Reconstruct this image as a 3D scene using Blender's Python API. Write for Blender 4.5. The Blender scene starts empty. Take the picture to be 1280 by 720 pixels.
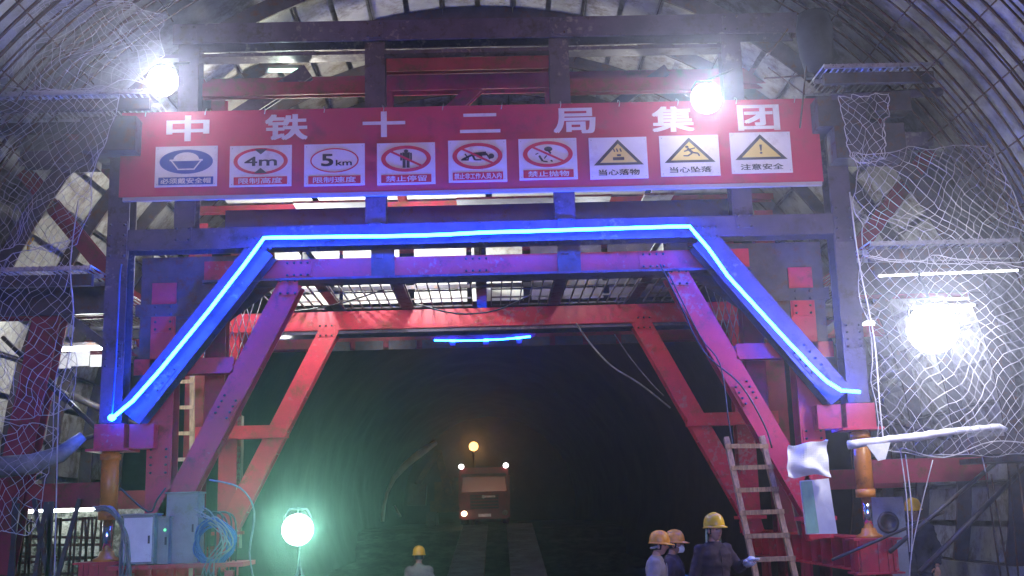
import bpy, bmesh, math, random
from mathutils import Vector, Matrix, Euler, noise
random.seed(7)
rnd = random.uniform
S = bpy.context.scene
COL = S.collection

# ------------------------------------------------------------------ camera
PITCH, YAW, ROLL = math.atan(.2), math.radians(1.43), -.03
CAM = Vector((0, 0, 1.85))
F = 1400.0
RC = Matrix.Rotation(-YAW, 3, 'Z') @ Matrix.Rotation(math.pi/2 + PITCH, 3, 'X') @ Matrix.Rotation(ROLL, 3, 'Z')
cd = bpy.data.cameras.new('camera')
cam = bpy.data.objects.new('camera', cd)
COL.objects.link(cam)
cam.matrix_world = Matrix.Translation(CAM) @ RC.to_4x4()
cd.sensor_width = 36
cd.lens = F/1280*36
cd.clip_end = 1000
cd.clip_start = .05
S.camera = cam

# ------------------------------------------------------------------ world, exposure
W = bpy.data.worlds.new('World')
S.world = W
W.use_nodes = True
wn = W.node_tree
bg = wn.nodes['Background']
sky = wn.nodes.new('ShaderNodeTexSky')
sky.sky_type = 'NISHITA'
sky.sun_disc = False
sky.ozone_density = 9
sky.air_density = 1.0
sky.dust_density = 1.0
sky.sun_elevation = math.radians(1.1)
sky.sun_rotation = math.radians(180)
wn.links.new(sky.outputs[0], bg.inputs[0])
bg.inputs[1].default_value = .15
vs = S.view_settings
vs.view_transform = 'Standard'
vs.look = 'None'
vs.gamma = 1
vs.exposure = 5.6
S.cycles.use_denoising = True
S.cycles.max_bounces = 6
S.cycles.diffuse_bounces = 3
S.cycles.glossy_bounces = 3
S.cycles.volume_bounces = 0
S.cycles.sample_clamp_indirect = 6
S.cycles.volume_step_rate = 4
S.cycles.caustics_reflective = False
S.cycles.caustics_refractive = False


def P(px, py, Y):
    """the point at depth Y seen at a place of the photograph (1280 wide)"""
    d = RC @ Vector(((px-640)/F, -(py-360)/F, -1))
    return CAM + d*((Y-CAM.y)/d.y)


# ------------------------------------------------------------------ materials
MATS = {}


def mat(name, base, rough=.5, metal=0., var=.15, scale=3., dirt=None, dirt_amt=.0, bump=0., bscale=40., spec=.5, stretch=None, splash=0):
    m = bpy.data.materials.new(name)
    m.use_nodes = True
    nt = m.node_tree
    b = nt.nodes['Principled BSDF']
    b.inputs['Roughness'].default_value = rough
    b.inputs['Metallic'].default_value = metal
    b.inputs['Specular IOR Level'].default_value = spec
    tc = nt.nodes.new('ShaderNodeNewGeometry')
    vec = tc.outputs['Position']
    if stretch:
        mp = nt.nodes.new('ShaderNodeMapping')
        mp.inputs['Scale'].default_value = stretch
        nt.links.new(vec, mp.inputs['Vector'])
        vec = mp.outputs[0]
    nz = nt.nodes.new('ShaderNodeTexNoise')
    nz.inputs['Scale'].default_value = scale
    nz.inputs['Detail'].default_value = 6
    nz.inputs['Roughness'].default_value = .65
    nt.links.new(vec, nz.inputs['Vector'])
    rp = nt.nodes.new('ShaderNodeValToRGB')
    lo = [max(0, c*(1-var*2)) for c in base]
    hi = [min(1, c*(1+var)) for c in base]
    rp.color_ramp.elements[0].position = .3
    rp.color_ramp.elements[0].color = (*lo, 1)
    rp.color_ramp.elements[1].position = .7
    rp.color_ramp.elements[1].color = (*hi, 1)
    nt.links.new(nz.outputs['Fac'], rp.inputs[0])
    col = rp.outputs[0]
    if dirt:
        n2 = nt.nodes.new('ShaderNodeTexNoise')
        n2.inputs['Scale'].default_value = scale*2.3
        n2.inputs['Detail'].default_value = 9
        n2.inputs['Roughness'].default_value = .75
        nt.links.new(vec, n2.inputs['Vector'])
        r2 = nt.nodes.new('ShaderNodeValToRGB')
        r2.color_ramp.elements[0].position = .62-.25*dirt_amt
        r2.color_ramp.elements[0].color = (0, 0, 0, 1)
        r2.color_ramp.elements[1].position = .75-.2*dirt_amt
        r2.color_ramp.elements[1].color = (1, 1, 1, 1)
        nt.links.new(n2.outputs['Fac'], r2.inputs[0])
        mx = nt.nodes.new('ShaderNodeMix')
        mx.data_type = 'RGBA'
        nt.links.new(r2.outputs[0], mx.inputs[0])
        nt.links.new(col, mx.inputs[6])
        mx.inputs[7].default_value = (*dirt, 1)
        col = mx.outputs[2]
        ra = nt.nodes.new('ShaderNodeMapRange')
        ra.inputs[3].default_value = rough
        ra.inputs[4].default_value = .85
        nt.links.new(r2.outputs[0], ra.inputs[0])
        nt.links.new(ra.outputs[0], b.inputs['Roughness'])
    if splash:      # spattered concrete
        n4 = nt.nodes.new('ShaderNodeTexNoise')
        n4.inputs['Scale'].default_value = 14
        n4.inputs['Detail'].default_value = 4
        n4.inputs['Roughness'].default_value = .6
        nt.links.new(vec, n4.inputs['Vector'])
        n5 = nt.nodes.new('ShaderNodeTexNoise')
        n5.inputs['Scale'].default_value = 1.1
        nt.links.new(vec, n5.inputs['Vector'])
        ad = nt.nodes.new('ShaderNodeMath')
        ad.operation = 'ADD'
        nt.links.new(n4.outputs['Fac'], ad.inputs[0])
        nt.links.new(n5.outputs['Fac'], ad.inputs[1])
        r4 = nt.nodes.new('ShaderNodeMapRange')
        r4.inputs[1].default_value = 1.16
        r4.inputs[2].default_value = 1.30
        r4.inputs[4].default_value = splash
        nt.links.new(ad.outputs[0], r4.inputs[0])
        m4 = nt.nodes.new('ShaderNodeMix')
        m4.data_type = 'RGBA'
        nt.links.new(r4.outputs[0], m4.inputs[0])
        nt.links.new(col, m4.inputs[6])
        m4.inputs[7].default_value = (.26, .22, .22, 1)
        col = m4.outputs[2]
    nt.links.new(col, b.inputs['Base Color'])
    if bump:
        n3 = nt.nodes.new('ShaderNodeTexNoise')
        n3.inputs['Scale'].default_value = bscale
        n3.inputs['Detail'].default_value = 5
        nt.links.new(vec, n3.inputs['Vector'])
        bp = nt.nodes.new('ShaderNodeBump')
        bp.inputs['Strength'].default_value = bump
        bp.inputs['Distance'].default_value = .02
        nt.links.new(n3.outputs['Fac'], bp.inputs['Height'])
        nt.links.new(bp.outputs[0], b.inputs['Normal'])
    MATS[name] = m
    return m


def emat(name, color, strength):
    m = bpy.data.materials.new(name)
    m.use_nodes = True
    nt = m.node_tree
    nt.nodes.remove(nt.nodes['Principled BSDF'])
    e = nt.nodes.new('ShaderNodeEmission')
    e.inputs[0].default_value = (*color, 1)
    e.inputs[1].default_value = strength
    nt.links.new(e.outputs[0], nt.nodes['Material Output'].inputs[0])
    MATS[name] = m
    return m


RUST = (.12, .05, .025)
DUST = (.2, .18, .16)
mat('red_paint', (.54, .014, .05), .42, var=.16, scale=1.7, dirt=(.2, .03, .03), dirt_amt=.35, bump=.1, bscale=9, splash=.5)
mat('bright_red_paint', (.58, .022, .05), .45, var=.15, scale=2, dirt=(.25, .06, .04), dirt_amt=.4, bump=.1, bscale=9, splash=.5)
mat('dull_red_paint', (.27, .014, .04), .55, var=.2, scale=2, dirt=RUST, dirt_amt=.5, bump=.15, bscale=9)
mat('grey_steel', (.085, .066, .115), .5, .3, var=.2, scale=2, dirt=(.06, .04, .04), dirt_amt=.4, bump=.12, bscale=12, splash=.6)
mat('dark_steel', (.07, .062, .075), .5, .4, var=.25, scale=3, dirt=RUST, dirt_amt=.4, bump=.15, bscale=12)
mat('shell_plate', (.42, .41, .38), .42, .35, var=.25, scale=.9, dirt=(.16, .13, .1), dirt_amt=.6, bump=.2, bscale=4)
mat('deck_plate', (.55, .53, .48), .6, var=.2, scale=1.2, dirt=(.25, .2, .16), dirt_amt=.4, bump=.15)
mat('rebar', (.07, .055, .05), .55, .5, var=.3, scale=8, dirt=RUST, dirt_amt=.8, bump=.3, bscale=60)
mat('blue_glow_tint', (.03, .055, .36), .45, var=.15, scale=2, dirt=(.05, .05, .12), dirt_amt=.4)  # blue LED light put into the girder's colour
mat('galvanised', (.5, .5, .52), .35, .8, var=.2, scale=6, dirt=DUST, dirt_amt=.4)
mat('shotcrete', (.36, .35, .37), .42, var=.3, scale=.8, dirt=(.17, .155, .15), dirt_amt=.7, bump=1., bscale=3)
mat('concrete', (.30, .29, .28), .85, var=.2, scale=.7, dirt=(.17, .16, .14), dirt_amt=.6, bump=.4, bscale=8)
mat('darkened_lining', (.032, .031, .034), .9, var=.3, scale=.7, dirt=(.02, .02, .02), dirt_amt=.6, bump=.6, bscale=4)  # colour blackened to stand for the unlit depth of the tunnel
mat('ground', (.13, .115, .10), .8, var=.3, scale=.7, dirt=(.05, .045, .04), dirt_amt=.8, bump=.8, bscale=5)
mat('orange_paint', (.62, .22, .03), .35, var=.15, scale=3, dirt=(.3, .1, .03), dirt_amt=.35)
mat('darkened_orange', (.11, .045, .015), .6, var=.3, scale=2, dirt=(.05, .04, .03), dirt_amt=.7)  # orange darkened for the far excavator
mat('mottled_board', (.5, .52, .46), .8, var=.4, scale=2.5, dirt=(.05, .06, .04), dirt_amt=.9)
mat('chrome', (.8, .8, .82), .12, 1., var=.05)
mat('sign_red', (.50, .010, .085), .4, var=.10, scale=.9, dirt=(.30, .035, .08), dirt_amt=.4, bump=.25, bscale=1.6)
mat('sign_white', (.70, .66, .74), .45, var=.08, scale=1.5, dirt=(.52, .46, .52), dirt_amt=.3)
mat('sign_edge', (.36, .30, .33), .5, var=.05)
mat('print_red', (.60, .012, .06), .45, var=.04)
mat('print_blue', (.015, .05, .32), .45, var=.04)
mat('print_black', (.02, .02, .03), .5, var=.1)
mat('print_yellow', (.72, .55, .16), .45, var=.05)
mat('rope', (.50, .46, .50), .8, var=.2, scale=6)
mat('cord', (.3, .28, .29), .8, var=.2, scale=6)
mat('cable', (.03, .03, .035), .5, var=.3, scale=5)
mat('cable_grey', (.25, .24, .24), .6, var=.3, scale=5)
mat('cable_blue', (.03, .10, .35), .5, var=.2)
mat('box_grey', (.22, .24, .27), .4, .2, var=.12, scale=3, dirt=(.2, .19, .18), dirt_amt=.4)
mat('box_white', (.72, .72, .76), .4, var=.08, scale=3, dirt=(.45, .42, .42), dirt_amt=.2)
mat('paper', (.78, .77, .80), .7, var=.06, scale=5)
mat('green_print', (.30, .55, .40), .6, var=.1, scale=5)
mat('timber', (.38, .22, .13), .75, var=.3, scale=4, dirt=(.16, .11, .09), dirt_amt=.5, bump=.3, stretch=(6, 6, 1))
mat('pale_timber', (.55, .40, .26), .7, var=.25, scale=4, bump=.2, stretch=(6, 6, 1))
mat('black_cloth', (.02, .02, .024), .9, var=.3, scale=5)
mat('white_cloth', (.7, .68, .72), .9, var=.12, scale=5, bump=.2, bscale=20)
mat('lamp_body', (.06, .06, .065), .5, .4, var=.2)
mat('reflector', (.85, .85, .85), .2, .9, var=.03)
mat('hat_yellow', (.80, .46, .02), .35, var=.1, scale=6, dirt=(.5, .3, .08), dirt_amt=.2)
mat('hat_orange', (.78, .30, .03), .38, var=.14, scale=6, dirt=(.45, .2, .1), dirt_amt=.35)
mat('skin', (.42, .22, .15), .55, var=.1, scale=8)
mat('lips', (.24, .09, .08), .5, var=.05)
mat('hair', (.012, .010, .01), .6, var=.2)
mat('coverall_grey', (.25, .20, .205), .85, var=.15, scale=6, bump=.3, bscale=14)
mat('coverall_olive', (.20, .19, .155), .85, var=.15, scale=6, bump=.3, bscale=14)
mat('jacket_maroon', (.05, .024, .03), .85, var=.25, scale=6, bump=.3, bscale=14)
mat('jacket_dark', (.04, .04, .055), .85, var=.25, scale=6, bump=.3, bscale=14)
mat('trousers', (.06, .06, .075), .85, var=.25, scale=6, bump=.3, bscale=14)
mat('boots', (.02, .02, .02), .5, var=.2)
mat('mask_white', (.8, .8, .8), .8, var=.04)
mat('neck_green', (.30, .36, .2), .85, var=.2)
mat('truck_red', (.17, .013, .022), .35, var=.15, scale=2, dirt=(.12, .05, .04), dirt_amt=.4)
mat('truck_dark', (.03, .03, .032), .5, var=.3)
mat('glass_dark', (.012, .013, .016), .12, var=.05, spec=.25)
mat('rubber', (.018, .018, .018), .8, var=.3)
mat('membrane', (.62, .62, .6), .5, var=.15, scale=1.2, bump=.3, bscale=2)
mat('bag_green', (.35, .42, .22), .8, var=.25, scale=4)
emat('flood_cold', (.92, .93, 1.0), 1.6)
emat('flood_green', (.6, 1.0, .75), .25)
emat('flood_amber', (1.0, .46, .12), .1)
emat('tube_white', (.9, 1.0, .95), .8)
emat('tube_green', (.55, 1.0, .7), .05)
emat('led_blue', (.003, .06, 1.0), 5)
emat('head_lamp', (1, .97, .9), .3)
emat('head_warm', (1, .75, .4), .2)
emat('led_green', (.1, 1, .3), .05)


# ------------------------------------------------------------------ mesh builder
class MB:
    def __init__(self):
        self.v, self.f, self.mi, self.sm = [], [], [], []
        self.mats = []
        self.cur = 0

    def m(self, name):
        if name not in self.mats:
            self.mats.append(name)
        self.cur = self.mats.index(name)
        return self

    def add(self, vs_, fs_, smooth=False):
        n = len(self.v)
        self.v += [Vector(x) for x in vs_]
        for f in fs_:
            self.f.append([i+n for i in f])
            self.mi.append(self.cur)
            self.sm.append(smooth)
        return self

    def box(self, c, s, rot=None):
        x, y, z = s[0]/2, s[1]/2, s[2]/2
        vs_ = [Vector((a*x, b*y, d*z)) for a in (-1, 1) for b in (-1, 1) for d in (-1, 1)]
        if rot is not None:
            vs_ = [rot @ p for p in vs_]
        c = Vector(c)
        return self.add([p+c for p in vs_], [(0, 1, 3, 2), (4, 6, 7, 5), (0, 4, 5, 1), (2, 3, 7, 6), (0, 2, 6, 4), (1, 5, 7, 3)])

    def bar(self, a, b, w, d, n=(0, -1, 0)):
        """box of width w and depth d from a to b, its face looking along n"""
        a, b = Vector(a), Vector(b)
        ax = (b-a)
        L = ax.length
        ax.normalize()
        n = Vector(n)
        n = n-ax*n.dot(ax)
        if n.length < 1e-4:
            n = Vector((1, 0, 0))-ax*ax.x
        n.normalize()
        s = ax.cross(n)
        r = Matrix((s, n, ax)).transposed()
        return self.box((a+b)/2, (w, d, L), r)

    def ibeam(self, a, b, w, d, n=(0, -1, 0), t=.02, web=.018):
        a, b = Vector(a), Vector(b)
        ax = (b-a).normalized()
        n = Vector(n)
        n = (n-ax*n.dot(ax)).normalized()
        o = n*(d/2-t/2)
        self.bar(a+o, b+o, w, t, n)
        self.bar(a-o, b-o, w, t, n)
        self.bar(a, b, web, d-2*t-.002, n)
        return self

    def rope(self, pts, r, seg=5, k=5):
        pts = [Vector(p) for p in pts]
        out = []
        n = len(pts)
        for i in range(n-1):
            p0, p1, p2, p3 = pts[max(i-1, 0)], pts[i], pts[i+1], pts[min(i+2, n-1)]
            for q in range(k):
                t = q/k
                out.append(.5*((2*p1)+(p2-p0)*t+(2*p0-5*p1+4*p2-p3)*t*t+(3*p1-p0-3*p2+p3)*t*t*t))
        out.append(pts[-1])
        return self.tube(out, r, seg)

    def tube(self, pts, r, seg=6, closed=False, smooth=True, caps=True):
        pts = [Vector(p) for p in pts]
        n = len(pts)
        up = Vector((.13, .31, .94))
        rings = []
        for i, p in enumerate(pts):
            if closed:
                t = pts[(i+1) % n]-pts[i-1]
            else:
                t = pts[min(i+1, n-1)]-pts[max(i-1, 0)]
            t.normalize()
            s = t.cross(up)
            if s.length < .05:
                s = t.cross(Vector((1, .1, 0)))
            s.normalize()
            q = t.cross(s)
            rr = r[i] if isinstance(r, (list, tuple)) else r
            rings.append([p+(s*math.cos(2*math.pi*k/seg)+q*math.sin(2*math.pi*k/seg))*rr for k in range(seg)])
        vs_ = [p for g in rings for p in g]
        fs_ = []
        for i in range(n if closed else n-1):
            j = (i+1) % n
            for k in range(seg):
                l = (k+1) % seg
                fs_.append((i*seg+k, i*seg+l, j*seg+l, j*seg+k))
        if caps and not closed:
            fs_.append(tuple(range(seg))[::-1])
            fs_.append(tuple((n-1)*seg+k for k in range(seg)))
        return self.add(vs_, fs_, smooth)

    def cyl(self, a, b, r, seg=16, r2=None):
        return self.tube([a, b], [r, r if r2 is None else r2], seg)

    def lathe(self, c, axis, prof, seg=20, smooth=True):
        """prof: list of (radius, distance along axis)"""
        c = Vector(c)
        ax = Vector(axis).normalized()
        s = ax.cross(Vector((.1, .3, .95)))
        if s.length < .1:
            s = ax.cross(Vector((1, 0, 0)))
        s.normalize()
        q = ax.cross(s)
        vs_, fs_ = [], []
        for r, h in prof:
            for k in range(seg):
                a = 2*math.pi*k/seg
                vs_.append(c+ax*h+(s*math.cos(a)+q*math.sin(a))*r)
        for i in range(len(prof)-1):
            for k in range(seg):
                l = (k+1) % seg
                fs_.append((i*seg+k, i*seg+l, (i+1)*seg+l, (i+1)*seg+k))
        return self.add(vs_, fs_, smooth)

    def sphere(self, c, r, su=12, sv=8):
        c = Vector(c)
        r = Vector(r) if not isinstance(r, (int, float)) else Vector((r, r, r))
        vs_, fs_ = [], []
        for j in range(sv+1):
            th = math.pi*j/sv
            for i in range(su):
                ph = 2*math.pi*i/su
                vs_.append(c+Vector((r.x*math.sin(th)*math.cos(ph), r.y*math.sin(th)*math.sin(ph), r.z*math.cos(th))))
        for j in range(sv):
            for i in range(su):
                k = (i+1) % su
                fs_.append((j*su+i, (j+1)*su+i, (j+1)*su+k, j*su+k))
        return self.add(vs_, fs_, True)

    def prism(self, pts, y0, y1):
        """pts in the x,z plane, extruded from y0 (front) to y1"""
        n = len(pts)
        vs_ = [(p[0], y0, p[1]) for p in pts]+[(p[0], y1, p[1]) for p in pts]
        fs_ = [tuple(range(n)), tuple(range(2*n-1, n-1, -1))]
        for i in range(n):
            j = (i+1) % n
            fs_.append((i, i+n, j+n, j))
        return self.add(vs_, fs_)

    def ring(self, c, rx, rz, ix, iz, y0, y1, seg=40):
        vs_, fs_ = [], []
        for k in range(seg):
            a = 2*math.pi*k/seg
            for (ax, az, y) in ((rx, rz, y0), (ix, iz, y0), (ix, iz, y1), (rx, rz, y1)):
                vs_.append((c[0]+ax*math.cos(a), y, c[2]+az*math.sin(a)))
        for k in range(seg):
            l = (k+1) % seg
            for q in range(4):
                w = (q+1) % 4
                fs_.append((k*4+q, k*4+w, l*4+w, l*4+q))
        return self.add(vs_, fs_)

    def mesh_from(self, me, fn):
        self.add([fn(v.co) for v in me.vertices], [list(p.vertices) for p in me.polygons])
        return self

    def build(self, name, material=None, parent=None, smooth=None):
        if material:
            self.mats = [material]
            self.mi = [0]*len(self.f)
        off = Vector((0, 0, 0))
        q = parent
        while q:
            off += q.location
            q = q.parent
        me = bpy.data.meshes.new(name)
        me.from_pydata([tuple(v-off) for v in self.v], [], self.f)
        for m_ in self.mats:
            me.materials.append(MATS[m_])
        me.polygons.foreach_set('material_index', self.mi)
        sm = self.sm if smooth is None else [smooth]*len(self.f)
        me.polygons.foreach_set('use_smooth', sm)
        me.update()
        bm = bmesh.new()
        bm.from_mesh(me)
        bmesh.ops.recalc_face_normals(bm, faces=bm.faces)
        bm.to_mesh(me)
        bm.free()
        o = bpy.data.objects.new(name, me)
        COL.objects.link(o)
        if parent:
            o.parent = parent
        return o


def tag(o, label=None, cat=None, group=None, kind=None):
    if label:
        o['label'] = label
    if cat:
        o['category'] = cat
    if group:
        o['group'] = group
    if kind:
        o['kind'] = kind
    return o


def thing(name, label, cat, loc=(0, 0, 0), group=None):
    o = bpy.data.objects.new(name, None)
    COL.objects.link(o)
    o.location = loc
    o.empty_display_size = .2
    return tag(o, label, cat, group)


def copy_tree(o, parent=None):
    c = o.copy()
    COL.objects.link(c)
    if parent:
        c.parent = parent
    for ch in list(o.children):
        copy_tree(ch, c)
    return c


def lamp_light(name, parent, co, color, power, radius=.12, kind='POINT', aim=None, size=2.4):
    d = bpy.data.lights.new(name, kind)
    d.color = color
    d.energy = power*.02
    d.shadow_soft_size = radius
    if kind == 'SPOT':
        d.spot_size = size
        d.spot_blend = 1.0
    o = bpy.data.objects.new(name, d)
    COL.objects.link(o)
    if parent:
        o.parent = parent
        co = Vector(co)-parent.location
    o.location = co
    if aim is not None:
        o.rotation_euler = Vector(aim).to_track_quat('-Z', 'Y').to_euler()
    return o


_txt = {}


def text_mesh(s, bold=.02):
    k = (s, bold)
    if k not in _txt:
        cu = bpy.data.curves.new('lettering', 'FONT')
        cu.body = s
        cu.size = 1
        cu.fill_mode = 'FRONT'
        cu.resolution_u = 4
        o = bpy.data.objects.new('lettering', cu)
        COL.objects.link(o)
        dg = bpy.context.evaluated_depsgraph_get()
        me = bpy.data.meshes.new_from_object(o.evaluated_get(dg))
        bpy.data.objects.remove(o)
        bpy.data.curves.remove(cu)
        xs = [v.co.x for v in me.vertices]
        ys = [v.co.y for v in me.vertices]
        _txt[k] = (me, min(xs), max(xs), min(ys), max(ys))
    return _txt[k]


def letter(mb, s, cx, cz, w, h, y, bold=.02):
    """bold strokes: a few copies of the outline shifted by a stroke's width, each a hair in front of the last"""
    me, x0, x1, y0, y1 = text_mesh(s, 0)
    b = bold*.5*h
    for k, (dx, dz) in enumerate(((0, 0), (-b, -b*.6), (b, -b*.6), (-b, b*.6), (b, b*.6))):
        mb.mesh_from(me, lambda c: Vector((cx+dx+((c.x-x0)/(x1-x0)-.5)*w, y-.0004*k, cz+dz+((c.y-y0)/(y1-y0)-.5)*h)))


# ------------------------------------------------------------------ setting
def gz(y):
    """ground height along the tunnel"""
    pts = [(-300, 0), (13, 0), (14, -.1), (16, -.12), (19, -.3), (28, -.45), (36, -.8), (50, -.8), (57, 1.0), (60, 1.15), (200, 1.15)]
    for (a, za), (b, zb) in zip(pts, pts[1:]):
        if y <= b:
            t = (y-a)/(b-a)
            return za+(zb-za)*t
    return 1.15


mb = MB()
ys = [-60, -40, -25, -15]+[-10+.5*i for i in range(211)]
xs = [-40, -25, -18, -12]+[-9+.5*i for i in range(37)]+[12, 18, 25, 40]
vs_ = []
for y in ys:
    for x in xs:
        h = gz(y)
        if abs(x) < 10 and -10 < y < 95:
            h += .035*noise.noise(Vector((x*.9, y*.9, 0)))+.06*noise.noise(Vector((x*.25, y*.25, 3)))
        vs_.append((x, y, h))
nx = len(xs)
fs_ = [(j*nx+i, j*nx+i+1, (j+1)*nx+i+1, (j+1)*nx+i) for j in range(len(ys)-1) for i in range(nx-1)]
mb.add(vs_, fs_, True)
tag(mb.build('ground', 'ground'), kind='structure')

CZ = 2.6   # height of the tunnel's springing centre


def arc(R, a):
    return R*math.cos(a), CZ+R*math.sin(a)


def vault(name, m_, R, y0, y1, step, rough, a0=-.42, thick=.25):
    mb = MB()
    na = 90
    ny = max(2, int((y1-y0)/step))
    vs_, fs_ = [], []
    for j in range(ny+1):
        y = y0+(y1-y0)*j/ny
        for i in range(na+1):
            a = a0+(math.pi-2*a0)*i/na
            r = R+rough*noise.noise(Vector((math.cos(a)*R*.8, math.sin(a)*R*.8, y*.8)))*2
            x, z = arc(r, a)
            vs_.append((x, y, z))
    for j in range(ny):
        for i in range(na):
            fs_.append((j*(na+1)+i, (j+1)*(na+1)+i, (j+1)*(na+1)+i+1, j*(na+1)+i+1))
    # outer skin and the two end faces
    n0 = len(vs_)
    for y in (y0, y1):
        for i in range(na+1):
            a = a0+(math.pi-2*a0)*i/na
            x, z = arc(R+rough*2+thick, a)
            vs_.append((x, y, z))
    for i in range(na):
        fs_.append((n0+i, n0+na+1+i, n0+na+2+i, n0+i+1))
        fs_.append((i, n0+i, n0+i+1, i+1))
        b = ny*(na+1)
        fs_.append((b+i, b+i+1, n0+na+2+i, n0+na+1+i))
    mb.add(vs_, fs_, True)
    o = mb.build(name, m_)
    return tag(o, kind='structure')


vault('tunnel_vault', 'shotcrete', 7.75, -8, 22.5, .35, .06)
vault('tunnel_lining', 'darkened_lining', 6.75, 22.5, 90, .8, .07, thick=1.0)
mb = MB()
mb.box((0, 90.3, 5), (20, .5, 14))
tag(mb.build('tunnel_face', 'darkened_lining'), kind='structure')

# dusty air
mb = MB()
mb.box((0, 18, 5.2), (82, 160, 14.6))
hz = bpy.data.materials.new('haze')
hz.use_nodes = True
hn = hz.node_tree
hn.nodes.remove(hn.nodes['Principled BSDF'])
pv = hn.nodes.new('ShaderNodeVolumePrincipled')
pv.inputs['Color'].default_value = (.72, .78, 1, 1)
pv.inputs['Density'].default_value = .0010
pv.inputs['Anisotropy'].default_value = .88
hn.links.new(pv.outputs[0], hn.nodes['Material Output'].inputs['Volume'])
MATS['haze'] = hz
tag(mb.build('haze', 'haze'), kind='stuff')

# low concrete footings at both walls
for s in (-1, 1):
    mb = MB()
    mb.box((s*7.2, 5, .35), (1.5, 26, 1.3))
    tag(mb.build('footing', 'concrete'), 'low concrete footing under the rebar at the %s wall' % ('right' if s > 0 else 'left'), 'footing')

# ------------------------------------------------------------------ rebar cage
mb = MB()
pts = []
for i in range(73):
    a = -.2+(math.pi+.4)*i/72
    x, z = arc(7.15, a)
    pts.append((x, 0, z))
mb.tube(pts, .014, 5, caps=False)
hoop0 = mb.build('rebar_hoop', 'rebar')
tag(hoop0, 'thin dark rebar hoop following the tunnel wall in front of the trolley', 'rebar', 'rebar hoops round the tunnel')
mb = MB()
mb.tube([(p[0]*1.035, 0, CZ+(p[2]-CZ)*1.035) for p in pts], .014, 5, caps=False)
hoop1 = mb.build('rebar_hoop', 'rebar')
tag(hoop1, 'thin dark rebar hoop of the outer layer against the rock', 'rebar', 'outer rebar hoops against the rock')
first = True
for k in range(24):
    y = 14.0-.25*k
    for src, dy in ((hoop0, 0), (hoop1, .11)):
        o = src if k == 0 else copy_tree(src)
        o.location = (0, y+dy+rnd(-.03, .03), rnd(-.02, .02))
        o.rotation_euler = (rnd(-.006, .006), 0, rnd(-.006, .006))
bar0 = None
for k in range(34):
    a = .02+(math.pi-.04)*k/33
    if bar0 is None:
        mb = MB()
        mb.cyl((0, 0, 0), (0, 6.2, 0), .010, 5)
        o = bar0 = mb.build('rebar_rod', 'rebar')
        tag(o, 'long straight rebar rod tied across the hoops along the tunnel', 'rebar', 'long rebar rods along the tunnel')
    else:
        o = copy_tree(bar0)
    x, z = arc(7.17, a)
    o.location = (x, 8.0, z)
# starter bars at the foot of the right wall and the left wall
st0 = None
for s in (1, -1):
    for k in range(26):
        if st0 is None:
            mb = MB()
            mb.cyl((0, 0, 0), (0, 0, 1.75), .012, 5)
            o = st0 = mb.build('starter_bar', 'rebar')
            tag(o, 'upright rusty starter bar sticking up by the tunnel wall', 'rebar', 'starter bars at the foot of the wall')
        else:
            o = copy_tree(st0)
        o.location = (s*(6.15+.22*(k % 3)+rnd(-.05, .05)), 10.6+k*.135, rnd(.0, .25)+.28)
        o.rotation_euler = (rnd(-.06, .06), rnd(-.07, .07), 0)

# ------------------------------------------------------------------ the lining trolley
T = thing('lining_trolley', 'huge red and grey steel lining trolley spanning the whole tunnel', 'tunnel trolley', (0, 14, 0))
YF = 14.0    # front frame
ys2 = 17.9   # second frame


def part(name, fn, m_, parent=T, label=None):
    mb = MB()
    fn(mb)
    o = mb.build(name, m_, parent)
    if label:
        o['label'] = label
    return o


def beam(name, a, b, w, d, m_, kind='I', n=(0, -1, 0), parent=T):
    mb = MB()
    if kind == 'I':
        mb.ibeam(a, b, w, d, n)
    else:
        mb.bar(a, b, w, d, n)
    return mb.build(name, m_, parent)


def V(x, y, z):
    return Vector((x, y, z))


XO = 4.62       # outer column
XI = 4.1        # inner red column
zt = 8.15
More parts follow.
